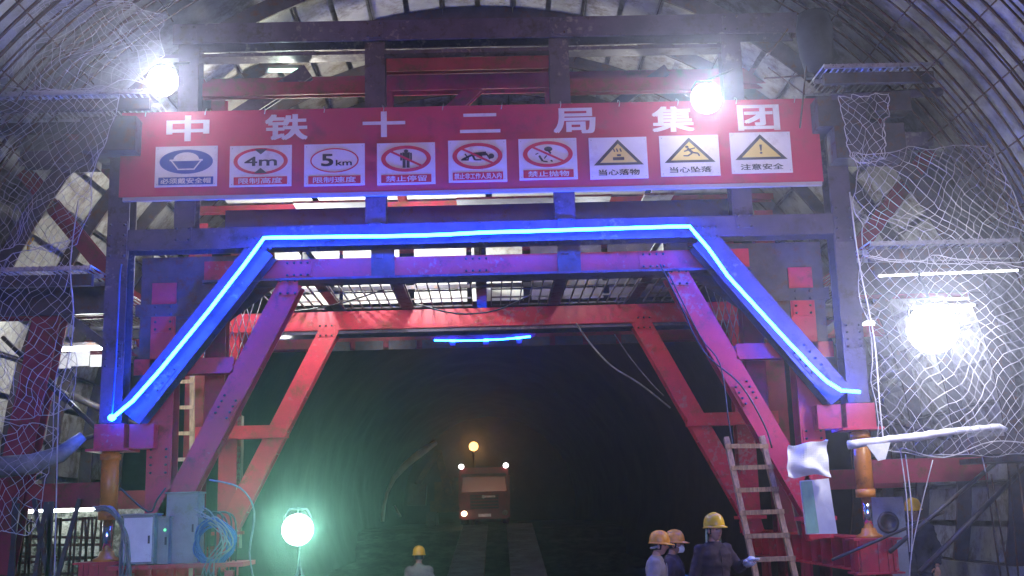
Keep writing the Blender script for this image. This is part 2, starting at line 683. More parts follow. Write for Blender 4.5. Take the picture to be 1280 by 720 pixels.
# outer dark columns with the red shoe boxes they stand on
for s in (-1, 1):
    x = s*XO
    beam('outer_column', V(x, YF, 3.06), V(x, YF, 6.6), .27, .3, 'grey_steel')
    part('column_shoe', lambda mb: (mb.box((x, YF, 2.90), (.36, .36, .30)), mb.box((x-s*.36, YF+.06, 2.9), (.3, .26, .3)), mb.box((x, YF, 2.735), (.52, .46, .03))), 'red_paint')
    xj = x+s*.02
    # hydraulic jack
    part('jack_cylinder', lambda mb: (mb.cyl(V(xj, YF-.02, 1.93), V(xj, YF-.02, 2.715), .105, 20), mb.cyl(V(xj, YF-.02, 1.90), V(xj, YF-.02, 2.0), .12, 20), mb.cyl(V(xj, YF-.02, 2.62), V(xj, YF-.02, 2.69), .125, 20)), 'orange_paint')
    part('jack_rod', lambda mb: mb.cyl(V(xj, YF-.02, 1.52), V(xj, YF-.02, 1.90), .06, 18), 'chrome')
    part('jack_foot', lambda mb: mb.lathe(V(xj, YF-.02, 1.41), (0, 0, 1), [(.0, 0), (.16, 0), (.16, .03), (.1, .06), (.08, .12), (0, .12)], 18), 'orange_paint')
    # longitudinal base beam with stiffeners and wheels
    mb = MB()
    xb = s*4.78
    mb.ibeam(V(xb, 13.75, 1.2), V(xb, 20.6, 1.2), .36, .42, (0, 0, 1))
    for k in range(14):
        y = 13.95+k*.5
        for q in (-1, 1):
            mb.box((xb+q*.095, y, 1.2), (.165, .016, .37))
    mb.box((xb-.11*s, 13.76, 1.2), (.03, .02, .37))
    mb.build('base_beam', 'bright_red_paint', T)
    part('bearing_box', lambda mb: (mb.box((xj, 13.92, 1.2), (.46, .30, .38)), mb.box((xj, 13.92, 1.40), (.54, .36, .024)), mb.box((xj, 13.92, 1.0), (.54, .36, .024)),
                                    mb.box((xj-.2, 13.76, 1.2), (.016, .05, .37)), mb.box((xj+.2, 13.76, 1.2), (.016, .05, .37))), 'bright_red_paint')
    for y in (14.4, 16.9, 19.4):
        part('travel_wheel', lambda mb: (mb.lathe(V(xb-.09, y, .36+gz(y)), (1, 0, 0), [(.0, 0), (.3, 0), (.3, .03), (.25, .04), (.25, .14), (.3, .15), (.3, .18), (0, .18)], 24),), 'dark_steel')
        part('wheel_bracket', lambda mb: (mb.box((xb-.14, y, .62), (.04, .5, .74)), mb.box((xb+.14, y, .62), (.04, .5, .74)), mb.cyl(V(xb-.2, y, .36+gz(y)), V(xb+.2, y, .36+gz(y)), .06, 12)), 'dull_red_paint')
    # inner red columns, second frame columns, third frame columns
    beam('inner_column', V(s*XI, YF+.3, 1.42), V(s*XI, YF+.3, 4.86), .31, .3, 'red_paint')
    beam('inner_column', V(s*(XI-.55), YF+.75, 3.0), V(s*(XI-.55), YF+.75, 4.86), .26, .24, 'dull_red_paint')
    beam('frame_column', V(s*XO, ys2, 1.42), V(s*XO, ys2, 6.6), .3, .3, 'dull_red_paint')
    beam('frame_column', V(s*XI, ys2+.1, 1.42), V(s*XI, ys2+.1, 4.86), .28, .28, 'red_paint')
    beam('frame_column', V(s*XO, 20.2, 1.42), V(s*XO, 20.2, 6.6), .3, .3, 'dull_red_paint')
    # knee braces under the LED strip
    beam('knee_brace', V(s*4.40, YF-.02, 3.14), V(s*2.8, YF-.02, 5.22), .34, .28, 'grey_steel')
    # horizontal ties between inner and outer column
    beam('tie_beam', V(s*4.45, YF+.25, 3.78), V(s*3.2, YF+.25, 3.78), .2, .2, 'red_paint')
    beam('tie_beam', V(s*4.6, ys2-.1, 3.2), V(s*3.15, ys2-.1, 3.2), .2, .2, 'bright_red_paint')
    beam('tie_beam', V(s*4.45, YF+.2, 4.5), V(s*3.4, YF+.2, 4.5), .16, .16, 'dark_steel')
    # diagonals out to the shell
    beam('side_strut', V(s*4.8, YF+.35, 4.95), V(s*6.25, YF+.9, 6.6), .2, .2, 'dull_red_paint')
    beam('side_strut', V(s*4.8, YF+.5, 6.3), V(s*5.9, YF+1.6, 7.4), .16, .16, 'dull_red_paint')
    beam('side_strut', V(s*4.9, ys2, 4.9), V(s*6.35, ys2, 5.9), .2, .2, 'dull_red_paint')
    beam('side_beam', V(s*4.85, YF+.5, 2.22), V(s*6.35, YF+.5, 2.22), .3, .3, 'dull_red_paint')
    beam('side_beam', V(s*4.8, YF+.45, 4.62), V(s*6.5, YF+.45, 4.62), .26, .26, 'dull_red_paint')
    beam('side_beam', V(s*4.85, ys2, 2.2), V(s*6.5, ys2, 2.2), .3, .3, 'dull_red_paint')
    beam('side_beam', V(s*4.85, ys2, 4.62), V(s*6.5, ys2, 4.62), .26, .26, 'dull_red_paint')
    beam('side_beam', V(s*4.6, YF+.4, 6.62), V(s*6.1, YF+.4, 6.62), .2, .2, 'grey_steel')
    # screw struts: thin dark spindles
    for (a, b) in ((V(s*4.85, YF+.1, 3.0), V(s*6.35, YF+.7, 4.3)), (V(s*4.85, YF+.1, 2.95), V(s*6.4, YF+.7, 2.5)), (V(s*4.95, 16.2, 3.2), V(s*6.45, 16.2, 3.9))):
        mb = MB()
        u = (b-a)
        mb.cyl(a, a+u*.35, .03, 8)
        mb.cyl(a+u*.3, a+u*.7, .05, 10)
        mb.cyl(a+u*.65, b, .03, 8)
        mb.build('screw_strut', 'dark_steel', T)

# slanted side legs just inside the shell
for s in (-1,):
    beam('shell_leg', V(s*6.1, YF+.35, 1.3), V(s*5.6, YF+.35, 4.5), .36, .26, 'dull_red_paint')

# cross beams of the front frame
mb = MB()
mb.ibeam(V(-4.49, YF, 5.36), V(4.49, YF, 5.36), .27, .30)
for k in range(11):
    x = -4.2+k*.84
    mb.box((x, YF-.08, 5.36), (.014, .12, .24))
mb.build('main_beam', 'grey_steel', T)
mb = MB()
for (x0, x1) in ((-3.6, -1.42), (-1.18, .98), (1.22, 3.45)):
    mb.ibeam(V(x0, YF+.3, 5.0), V(x1, YF+.3, 5.0), .26, .28)
mb.build('red_cross_beam', 'red_paint', T)
for x in (-1.3, 1.1):
    part('splice_bracket', lambda mb: (mb.box((x, YF+.28, 5.0), (.24, .34, .30)), mb.box((x, YF+.1, 5.04), (.30, .02, .36)), mb.box((x-.05, YF+.085, 5.13), (.1, .03, .06))), 'dark_steel')
part('frame_cap', lambda mb: mb.bar(V(-3.6, YF+.28, 4.855), V(3.45, YF+.28, 4.855), .03, .42), 'grey_steel')
# second and third frame cross beams
beam('red_cross_beam', V(-4.4, ys2, 4.94), V(4.4, ys2, 4.94), .30, .28, 'bright_red_paint')
part('frame_cap', lambda mb: mb.bar(V(-3.5, ys2+.12, 4.755), V(3.5, ys2+.12, 4.755), .05, .46), 'grey_steel')
beam('rear_beam', V(-4.4, 20.2, 5.0), V(4.4, 20.2, 5.0), .34, .3, 'dull_red_paint')
part('rear_plate', lambda mb: [mb.box((-2.7+k*.6, 20.0, 4.86), (.5, .02, .16)) for k in range(10)], 'dark_steel')
# diagonal legs of the first and second frame
for s in (-1, 1):
    for (Y, m_) in ((YF+.3, 'red_paint'), (ys2, 'bright_red_paint')):
        w = .30
        a, b = V(s*4.05, Y-.02, 1.75), V(s*2.48, Y-.02, 4.84)
        mb = MB()
        mb.ibeam(a, b, w, .26)
        u = (b-a).normalized()
        for t_ in (.3, 1.3, 2.3):
            mb.bar(a+u*t_, a+u*(t_+.016), w-.02, .21)
        mb.box((a.x+s*.03, Y-.02, 1.66), (.44, .34, .05))
        mb.build('diagonal_leg', m_, T)
        part('leg_foot', lambda mb: (mb.bar(V(s*4.12, Y, 1.42), V(s*4.07, Y, 1.63), .3, .24),), m_)
# timber packing behind the second frame's left leg
# longitudinal beams between the frames
for x in (-4.35, -2.4, -.05, 2.4, 4.35):
    beam('longitudinal_beam', V(x, YF+.46, 5.27), V(x, 20.0, 5.27), .16, .2, 'dark_steel', n=(0, 0, 1))
# deck: gratings between frames
def grating(mb, x0, x1, y0, y1, z, dx=.14, dy=.62, t=.016, h=.03):
    nx_ = int((x1-x0)/dx)
    for i in range(nx_+1):
        x = x0+(x1-x0)*i/nx_
        mb.box((x, (y0+y1)/2, z), (t, y1-y0, h))
    ny_ = max(1, int((y1-y0)/dy))
    for j in range(ny_+1):
        y = y0+(y1-y0)*j/ny_
        mb.box(((x0+x1)/2, y, z+.004), (x1-x0, t*1.3, h*.8))


for (x0, x1) in ((-3.3, -2.55), (-2.25, -1.35), (-1.15, -.2), (.1, 1.0), (1.2, 2.25), (2.55, 3.3)):
    part('deck_grating', lambda mb: grating(mb, x0, x1, YF+.5, ys2-.2, 5.12), 'dark_steel')
for x in (-1.25, 1.1):
    beam('deck_joist', V(x, YF+.5, 5.16), V(x, ys2-.16, 5.16), .16, .12, 'dark_steel', n=(0, 0, 1))
for y in (15.3, 16.4):
    beam('deck_joist', V(-3.4, y, 5.175), V(3.4, y, 5.175), .06, .06, 'dark_steel')
for (x0, x1, m_) in ((-3.35, -2.32, 'deck_plate'), (-2.26, -1.36, 'deck_plate'), (-1.12, -.28, 'deck_plate'), (-.2, .62, 'deck_plate'), (.75, 1.9, 'grey_steel'), (2.0, 3.3, 'grey_steel')):
    part('rear_panel', lambda mb: mb.box(((x0+x1)/2, ys2-.3, 5.62), (x1-x0, .03, .9)), m_)
# upper deck: pale plates between frames seen through the grating, with gaps
for (x0, x1, m_) in ((-3.9, -2.6, 'deck_plate'), (-2.5, -1.3, 'deck_plate'), (-1.15, .05, 'deck_plate'), (.15, 1.2, 'deck_plate'), (1.35, 2.5, 'deck_plate'), (2.6, 3.9, 'deck_plate')):
    part('upper_deck_plate', lambda mb: mb.box(((x0+x1)/2, 17.4, 6.62), (x1-x0, 4.6, .02)), m_)
for y in (15.2, 16.7, 18.2, 19.6):
    beam('upper_joist', V(-4.5, y, 6.52), V(4.5, y, 6.52), .1, .16, 'dull_red_paint')
# bolted plate girder just under the sign (row of bolt heads)
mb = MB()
mb.m('blue_glow_tint')
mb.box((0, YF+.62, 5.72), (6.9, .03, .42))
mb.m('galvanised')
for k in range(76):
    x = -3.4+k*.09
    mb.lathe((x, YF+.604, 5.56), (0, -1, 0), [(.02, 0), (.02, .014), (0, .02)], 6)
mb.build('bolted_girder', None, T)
for (x0, x1) in ((-2.55, -1.45), (-.35, 1.75), (2.2, 2.6)):
    part('walkway_plate', lambda mb: mb.box(((x0+x1)/2, YF+1.0, 6.02), (x1-x0, .8, .03)), 'deck_plate')

# upper works above the sign
for x in (-3.8, -1.37, 1.06, 3.35):
    beam('upper_column', V(x, YF+.02, 5.52), V(x, YF+.02, 7.98), .26, .26, 'grey_steel')
mb = MB()
mb.ibeam(V(-4.0, YF-.03, 8.12), V(4.25, YF-.03, 8.12), .28, .3)
mb.cyl(V(4.2, YF-.03, 8.12), V(4.3, YF-.03, 8.12), .15, 16)
mb.build('top_beam', 'grey_steel', T)
beam('rail_beam', V(-4.2, YF+.05, 7.86), V(3.3, YF+.05, 7.86), .05, .24, 'grey_steel', 'B')
for (x0, x1, z, m_) in ((-3.65, -1.5, 7.42, 'dull_red_paint'), (-1.23, .93, 7.72, 'dull_red_paint'), (1.2, 3.2, 7.38, 'dull_red_paint'), (-3.65, -1.5, 7.02, 'dark_steel'), (-1.2, .93, 6.98, 'dark_steel'), (1.2, 3.2, 6.95, 'dark_steel')):
    beam('upper_tie', V(x0, YF+.1, z), V(x1, YF+.1, z), .18, .14, m_)
beam('upper_brace', V(-3.6, YF+.3, 6.9), V(-2.3, YF+.3, 7.75), .2, .12, 'grey_steel')
beam('upper_brace', V(-1.1, YF+1.6, 7.0), V(.4, YF+1.6, 8.4), .2, .14, 'dull_red_paint')
beam('upper_brace', V(1.3, YF+.6, 6.9), V(2.6, YF+.6, 7.8), .14, .12, 'dark_steel')
for y in (15.6, ys2, 20.0):
    for x in (-3.8, -1.37, 1.06, 3.35):
        beam('upper_column', V(x, y, 6.64), V(x, y, 8.45 if abs(x) < 2 else 7.9), .2, .2, 'dull_red_paint')
    beam('upper_cross_beam', V(-4.3, y, 8.05), V(4.3, y, 8.05), .24, .22, 'dull_red_paint')

# formwork shell: plates between ribs, with joints along the tunnel
RS = 6.8
mb = MB()
a0, a1 = -.24, math.pi+.24
npl = 46
for i in range(npl):
    b0 = a0+(a1-a0)*i/npl+.006
    b1 = a0+(a1-a0)*(i+1)/npl-.006
    for j in range(4):
        y0 = 14.35+j*1.53+.01
        y1 = 14.35+(j+1)*1.53-.01
        p = []
        for r in (RS, RS+.02):
            for (a, y) in ((b0, y0), (b1, y0), (b1, y1), (b0, y1)):
                x, z = arc(r, a)
                p.append((x, y, z))
        mb.add(p, [(0, 1, 2, 3), (7, 6, 5, 4), (0, 4, 5, 1), (1, 5, 6, 2), (2, 6, 7, 3), (3, 7, 4, 0)])
mb.build('formwork_shell', 'shell_plate', T)


def hoop_plate(y, w, r0, r1, m_):
    mb = MB()
    n = 60
    vs_, fs_ = [], []
    for i in range(n+1):
        a = a0+(a1-a0)*i/n
        for (r, yy) in ((r0, y), (r1, y), (r1, y+w), (r0, y+w)):
            x, z = arc(r, a)
            vs_.append((x, yy, z))
    for i in range(n):
        for q in range(4):
            w_ = (q+1) % 4
            fs_.append((i*4+q, i*4+w_, i*4+4+w_, i*4+4+q))
    mb.add(vs_, fs_)
    return mb.build('shell_rib', m_, T)


hoop_plate(14.31, .03, 6.62, 6.86, 'dark_steel')
for y in (15.85, 17.39, 18.92, 20.46):
    hoop_plate(y, .05, 6.6, 6.795, 'dark_steel')
mb = MB()
for i in range(0, npl+1, 2):
    a = a0+(a1-a0)*i/npl
    x0, z0 = arc(6.70, a)
    x1, z1 = arc(6.79, a)
    mb.bar(V((x0+x1)/2, 14.36, (z0+z1)/2), V((x0+x1)/2, 20.45, (z0+z1)/2), .012, .09, n=V(math.cos(a), 0, math.sin(a)))
mb.build('shell_stringers', 'dark_steel', T)

# side working platforms: slatted gratings on brackets, with rails
def platform(s, z, x0, x1, y0, y1, rail=False):
    def f(mb):
        n = int((x1-x0)/.075)
        for i in range(n+1):
            x = x0+(x1-x0)*i/n
            mb.cyl(V(s*x, y0, z), V(s*x, y1, z), .011, 5)
        for y in (y0, (y0+y1)/2, y1):
            mb.bar(V(s*x0, y, z-.03), V(s*x1, y, z-.03), .05, .035)
    part('platform_grating', f, 'galvanised')
    for y in (y0+.1, y1-.1):
        part('platform_bracket', lambda mb: mb.bar(V(s*x0, y, z-.16), V(s*x1, y, z-.16), .14, .08), 'dark_steel')
    part('bracket_brace', lambda mb: mb.bar(V(s*x0, y1-.1, z-.9), V(s*(x0+.9), y1-.1, z-.2), .1, .06), 'dark_steel')


platform(-1, 7.12, 4.1, 6.4, 13.2, 14.2)
platform(1, 7.26, 4.35, 5.75, 13.2, 14.2)
platform(-1, 4.92, 4.75, 6.5, 13.3, 14.25)
platform(1, 4.98, 4.75, 6.6, 13.3, 14.25)
platform(-1, 4.92, 4.85, 6.5, 14.6, 17.6)
platform(1, 4.98, 4.85, 6.5, 14.6, 17.6)
part('platform_pipe', lambda mb: mb.cyl(V(4.5, 13.55, 6.93), V(5.95, 13.55, 7.0), .06, 12), 'grey_steel')
part('platform_box', lambda mb: (mb.box((4.62, 13.75, 6.75), (.62, .5, .4)), mb.box((4.95, 13.7, 6.35), (.9, .4, .45)), mb.box((5.25, 13.6, 6.85), (.5, .3, .25))), 'dark_steel')
part('platform_box', lambda mb: (mb.box((-4.7, 13.8, 6.68), (.7, .5, .45)), mb.box((-5.2, 13.9, 6.5), (.5, .4, .3))), 'dark_steel')
for s in (-1, 1):
    part('toe_plate', lambda mb: mb.box((s*5.6, 14.1, 4.62), (1.7, .05, .3)), 'dark_steel')

def joint(x, z, w, h, m_, y=YF-.155, nb_=(2, 4), rot=0):
    mb = MB()
    r = Matrix.Rotation(rot, 3, 'Y')
    c = V(x, y, z)
    mb.m(m_).box(c, (w, .014, h), r)
    mb.m('dark_steel')
    for i in range(nb_[0]):
        for k in range(nb_[1]):
            q = c+r @ V((i/(nb_[0]-1)-.5)*w*.72, 0, (k/(nb_[1]-1)-.5)*h*.8)
            mb.lathe(q+V(0, -.007, 0), (0, -1, 0), [(.017, 0), (.017, .016), (.009, .016), (.009, .028), (0, .028)], 6)
    o = mb.build('joint_plate', None, T)


for s in (-1, 1):
    joint(s*4.62, 5.36, .24, .5, 'grey_steel')
    joint(s*4.62, 3.9, .22, .34, 'grey_steel')
    joint(s*2.85, 5.28, .34, .16, 'grey_steel', nb_=(4, 2))
    joint(s*4.02, 3.62, .22, .4, 'grey_steel', YF-.165, rot=-s*.65)
    joint(s*2.52, 4.76, .26, .2, 'red_paint', YF+.13, (3, 2))
    joint(s*3.28, 3.25, .22, .3, 'red_paint', YF+.13, rot=-s*.47)
    joint(s*2.55, 4.78, .26, .2, 'bright_red_paint', ys2-.16, (3, 2))
    joint(s*4.1, 4.4, .26, .36, 'red_paint', YF+.14)
    joint(s*4.1, 2.6, .26, .36, 'red_paint', YF+.14)
for x in (-3.8, -1.37, 1.06, 3.35):
    joint(x, 8.12, .22, .22, 'grey_steel', YF-.195, (2, 2))
    joint(x, 5.42, .22, .18, 'grey_steel', YF-.162, (2, 2))
for x in (-.1, 2.2, -2.4):
    joint(x, 5.0, .36, .2, 'red_paint', YF+.15, (4, 2))
# little infill plates and brackets behind the LED corners
for s in (-1, 1):
    part('gusset_plate', lambda mb: mb.prism([(s*4.4, 5.2), (s*3.0, 5.2), (s*4.4, 3.5)], YF+.17, YF+.19), 'dark_steel')
    part('gusset_plate', lambda mb: mb.prism([(s*3.35, 4.4), (s*2.75, 4.85), (s*3.35, 4.85)], YF+.52, YF+.54), 'dark_steel')
    part('guard_mesh', lambda mb: [mb.cyl(V(s*(3.0+.09*k), YF+.9, 3.9), V(s*(3.25+.09*k), YF+.9, 4.8), .007, 4) for k in range(9)]+[mb.cyl(V(s*(3.25+.09*k), YF+.9, 3.9), V(s*(3.0+.09*k), YF+.9, 4.8), .007, 4) for k in range(9)], 'galvanised')

# trolley rails on the ground
for s in (-1, 1):
    mb = MB()
    x = s*4.78
    n = 24
    for k in range(n):
        y0, y1 = 11+k*.5, 11.5+k*.5
        a, b = V(x, y0, gz(y0)+.03), V(x, y1, gz(y1)+.03)
        mb.bar(a, b, .13, .03, (0, 0, 1))
        mb.bar(a+V(0, 0, .05), b+V(0, 0, .05), .02, .07, (0, 0, 1))
    tag(mb.build('rail', 'dark_steel'), 'steel rail under the %s wheels of the trolley' % ('ladder-side' if s > 0 else 'switch-box-side'), 'rail')

# ------------------------------------------------------------------ the sign
YS = 13.80
cs = [P(151, 142, YS), P(1022, 122, YS), P(1028, 228, YS), P(150, 245, YS)]
sx0, sx1 = (cs[0].x+cs[3].x)/2, (cs[1].x+cs[2].x)/2
sz1, sz0 = (cs[0].z+cs[1].z)/2, (cs[2].z+cs[3].z)/2
SG = thing('banner_sign', 'long red sign board with white company lettering and nine white safety panels', 'sign', ((sx0+sx1)/2, YS, sz0))
mb = MB()
nb = 24
for i in range(nb):     # slightly wavy sheet
    pass
vs_, fs_ = [], []
for i in range(nb+1):
    x = sx0+(sx1-sx0)*i/nb
    for (z, y) in ((sz0, YS), (sz1, YS), (sz1, YS+.03), (sz0, YS+.03)):
        vs_.append((x, y, z))
for i in range(nb):
    for q in range(4):
        w_ = (q+1) % 4
        fs_.append((i*4+q, i*4+w_, i*4+4+w_, i*4+4+q))
fs_ += [(0, 1, 2, 3), (nb*4+3, nb*4+2, nb*4+1, nb*4)]
mb.add(vs_, fs_)
mb.build('board', 'sign_red', SG)
mb = MB()
mb.bar(V(sx0+.05, YS+.02, sz0-.03), V(sx1-.02, YS+.02, sz0-.03), .05, .05)
mb.build('bottom_rail', 'sign_edge', SG)
tx = [235, 358, 480, 600, 718, 841, 948]
ty = [160.5, 159, 155.5, 154, 151, 149, 147]
for ch, x, y in zip('中铁十二局集团', tx, ty):
    p = P(x, y, YS)
    hh = .33 if ch != '二' else .25
    ww = .52 if ch != '二' else .5
    mb = MB()
    letter(mb, ch, p.x, p.z, ww, hh, YS-.004, .09)
    mb.build('company_character', 'sign_white', SG)

for k in range(12):
    x = sx0+.3+k*(sx1-sx0-.6)/11
    mb = MB()
    mb.rope([(x, YS-.012, sz1-.06), (x+.01, YS-.02, sz1), (x+rnd(-.02, .02), YS+.03, sz1+.04), (x, YS+.05, sz1-.02), (x, YS+.035, sz1-.06)], .006, 5)
    mb.build('tie_wire', 'galvanised', SG)
for k in range(1, 5):
    mb = MB()
    x = sx0+(sx1-sx0)*k/5-.03
    mb.box((x, YS-.0012, (sz0+sz1)/2), (.012, .002, sz1-sz0-.01))
    mb.build('seam_strip', 'sign_red', SG)
PAN = [((193, 181), (273, 235.5)), ((286, 180), (366, 235.5)), ((379, 178), (457.5, 234.5)), ((470, 176.5), (545.5, 233)), ((559, 173), (635, 230)),
       ((647, 171), (723, 227)), ((735, 169.5), (811, 226)), ((823, 167), (901, 222.5)), ((911, 163), (991, 219))]
CAP = ['必须戴安全帽', '限制高度', '限制速度', '禁止停留', '禁止非工作人员入内', '禁止抛物', '当心落物', '当心坠落', '注意安全']
DESC = ['blue safety panel showing a head in a hard hat', 'round height limit panel reading 4 m', 'round speed limit panel reading 5 km', 'prohibition panel with a struck through standing figure',
        'prohibition panel with a struck through crawling figure', 'prohibition panel with a struck through throwing hand', 'yellow triangle panel with falling blocks', 'yellow triangle panel with a falling figure', 'yellow triangle panel with an exclamation mark']


def circ(cx, cz, rx, rz, n=28, a0=0, a1=2*math.pi):
    return [(cx+rx*math.cos(a0+(a1-a0)*i/n), cz+rz*math.sin(a0+(a1-a0)*i/n)) for i in range(n + (0 if a1-a0 > 6.28 else 1))]


def stroke(mb, a, b, w, y0, y1):
    mb.bar((a[0], (y0+y1)/2, a[1]), (b[0], (y0+y1)/2, b[1]), w, abs(y1-y0))


for i, ((xa, ya), (xb, yb)) in enumerate(PAN):
    c = P((xa+xb)/2, (ya+yb)/2, YS)
    w, h = (xb-xa)/F*YS*1.0, (yb-ya)/F*YS*1.0
    cx, cz = c.x, c.z
    mb = MB()
    L = [YS-.008-.004*k for k in range(7)]   # layers towards the viewer
    mb.m('sign_white').box((cx, YS-.006, cz), (w, .010, h))
    yf = YS-.011
    def lay(k):
        return yf-.003*k, yf-.003*(k-1)-.0005
    X = lambda u: cx+u*w     # u, v from -.5 to .5
    Z = lambda v: cz+v*h
    q1, q2, q3, q4 = lay(1), lay(2), lay(3), lay(4)
    band = 'print_blue' if i == 0 else 'print_red'
    if i < 6:
        mb.m(band).box((cx, (q1[0]+q1[1])/2, Z(-.36)), (w*.86 if i else w*.88, .0028, h*.19))
        mb.m('sign_white')
        letter(mb, CAP[i], cx, Z(-.36), w*(.70 if len(CAP[i]) < 6 else .8), h*.135, q1[0]-.0012, .05)
    else:
        mb.m('print_black')
        letter(mb, CAP[i], cx, Z(-.345), w*.70, h*.14, yf-.0012, .06)
    ocx, ocz = cx, Z(.115)
    rx, rz = w*.43, h*.30
    if i == 0:
        mb.m('print_blue').prism(circ(ocx, ocz, rx, rz, 40), *q1)
        mb.m('sign_white')
        mb.prism(circ(ocx, ocz+rz*.15, rx*.48, rz*.62, 20, 0, math.pi), *q2)
        stroke(mb, (ocx-rx*.62, ocz+rz*.12), (ocx+rx*.62, ocz+rz*.12), rz*.13, *q3)
        stroke(mb, (ocx-rx*.56, ocz+rz*.1), (ocx-rx*.3, ocz-rz*.62), rz*.1, *q2)
        stroke(mb, (ocx+rx*.56, ocz+rz*.1), (ocx+rx*.3, ocz-rz*.62), rz*.1, *q2)
        stroke(mb, (ocx-rx*.32, ocz-rz*.64), (ocx+rx*.32, ocz-rz*.64), rz*.1, *q3)
        mb.m('print_blue').prism([(ocx-rx*.44, ocz+rz*.03), (ocx+rx*.44, ocz+rz*.03), (ocx+rx*.26, ocz-rz*.52), (ocx-rx*.26, ocz-rz*.52)], *q4)
    elif i == 1:
        mb.m('print_red').ring((ocx, 0, ocz), rx*1.02, rz*1.08, rx*.87, rz*.88, *q1)
        mb.m('print_black')
        mb.prism([(ocx-rx*.25, ocz+rz*.98), (ocx+rx*.25, ocz+rz*.98), (ocx, ocz+rz*.55)], *q2)
        mb.prism([(ocx-rx*.25, ocz-rz*.98), (ocx+rx*.25, ocz-rz*.98), (ocx, ocz-rz*.55)], *q2)
        letter(mb, '4m', ocx, ocz, rx*1.2, rz*.72, yf-.0012, .08)
    elif i == 2:
        mb.m('print_red').ring((ocx, 0, ocz-h*.01), rx*.93, rz*.98, rx*.88, rz*.89, *q1)
        mb.m('print_black')
        letter(mb, '5', ocx-rx*.28, ocz, rx*.42, rz*.92, yf-.0012, .1)
        letter(mb, 'km', ocx+rx*.36, ocz-rz*.23, rx*.6, rz*.44, yf-.0012, .08)
    elif i < 6:
        mb.m('print_black')
        if i == 3:
            mb.prism(circ(ocx, ocz+rz*.62, rx*.09, rz*.13, 12), *q1)
            mb.box((ocx, (q1[0]+q1[1])/2, ocz+rz*.2), (rx*.3, .003, rz*.62))
            for s in (-1, 1):
                mb.box((ocx+s*rx*.2, (q1[0]+q1[1])/2, ocz+rz*.17), (rx*.07, .003, rz*.6))
                mb.box((ocx+s*rx*.08, (q1[0]+q1[1])/2, ocz-rz*.42), (rx*.12, .003, rz*.6))
        elif i == 4:
            mb.prism(circ(ocx+rx*.55, ocz-rz*.02, rx*.12, rz*.2, 12), *q1)
            for a, b, t_ in (((-.6, -.25), (-.2, .12), .16), ((-.2, .12), (.35, .2), .3), ((.35, .2), (.5, -.25), .12), ((-.2, .1), (-.1, -.3), .16), ((-.1, -.3), (.15, -.3), .1), ((-.65, -.28), (-.35, -.28), .12), ((-.5, .2), (-.35, -.2), .1), ((.1, .2), (.2, -.2), .12)):
                stroke(mb, (ocx+a[0]*rx, ocz+a[1]*rz), (ocx+b[0]*rx, ocz+b[1]*rz), rz*t_, *q1)
        else:
            mb.prism(circ(ocx+rx*.02, ocz+rz*.42, rx*.17, rz*.2, 12), *q1)
            for a, b, t_ in (((.02, .3), (.12, .05), .14), ((-.5, .0), (-.38, .1), .08), ((-.35, -.1), (-.22, -.55), .16), ((-.22, -.55), (-.02, -.62), .1), ((-.05, -.1), (-.15, -.35), .09), ((.1, -.5), (.18, -.6), .12)):
                stroke(mb, (ocx+a[0]*rx, ocz+a[1]*rz), (ocx+b[0]*rx, ocz+b[1]*rz), rz*t_, *q1)
        mb.m('print_red').ring((ocx, 0, ocz), rx, rz*1.05, rx*.82, rz*.8, *q2)
        stroke(mb, (ocx-rx*.62, ocz+rz*.6), (ocx+rx*.62, ocz-rz*.6), rz*.17, *q3)
    else:
        tx_, tz_ = rx*1.0, rz*1.08
        tri = lambda k: [(ocx-tx_*k, ocz-tz_*(.2+.68*k)), (ocx+tx_*k, ocz-tz_*(.2+.68*k)), (ocx, ocz+tz_*(-.2+1.22*k))]
        mb.m('print_black').prism(tri(1.0), *q1)
        mb.m('print_yellow').prism(tri(.74), *q2)
        mb.m('print_black')
        if i == 6:
            mb.box((ocx, (q3[0]+q3[1])/2, ocz-rz*.45), (rx*.45, .003, rz*.24))
            mb.box((ocx+rx*.02, (q3[0]+q3[1])/2, ocz-rz*.18), (rx*.16, .003, rz*.16))
            for u in (-.14, -.02, .12):
                stroke(mb, (ocx+u*rx, ocz+rz*.1), (ocx+(u-.05)*rx, ocz+rz*.36), rz*.1, *q3)
        elif i == 7:
            mb.prism(circ(ocx-rx*.1, ocz+rz*.32, rx*.07, rz*.1, 10), *q3)
            for a, b, t_ in (((-.08, .2), (.12, -.18), .2), ((.12, -.15), (.32, -.22), .12), ((.32, -.22), (.38, -.45), .12), ((.1, -.2), (-.08, -.42), .12), ((-.08, -.42), (-.25, -.4), .1), ((-.02, .08), (-.22, -.05), .1), ((.02, .12), (.22, .22), .1)):
                stroke(mb, (ocx+a[0]*rx, ocz+a[1]*rz), (ocx+b[0]*rx, ocz+b[1]*rz), rz*t_, *q3)
        else:
            mb.prism([(ocx-rx*.05, ocz+rz*.25), (ocx+rx*.05, ocz+rz*.25), (ocx+rx*.025, ocz-rz*.25), (ocx-rx*.025, ocz-rz*.25)], *q3)
            mb.prism(circ(ocx, ocz-rz*.42, rx*.05, rz*.09, 10), *q3)
    # four screws
    mb.m('galvanised')
    for u in (-.46, .46):
        for v in (-.44, .44):
            mb.box((X(u), yf-.003, Z(v)), (.012, .006, .012))
    o = mb.build('safety_panel', None, SG)
    o['label'] = DESC[i]

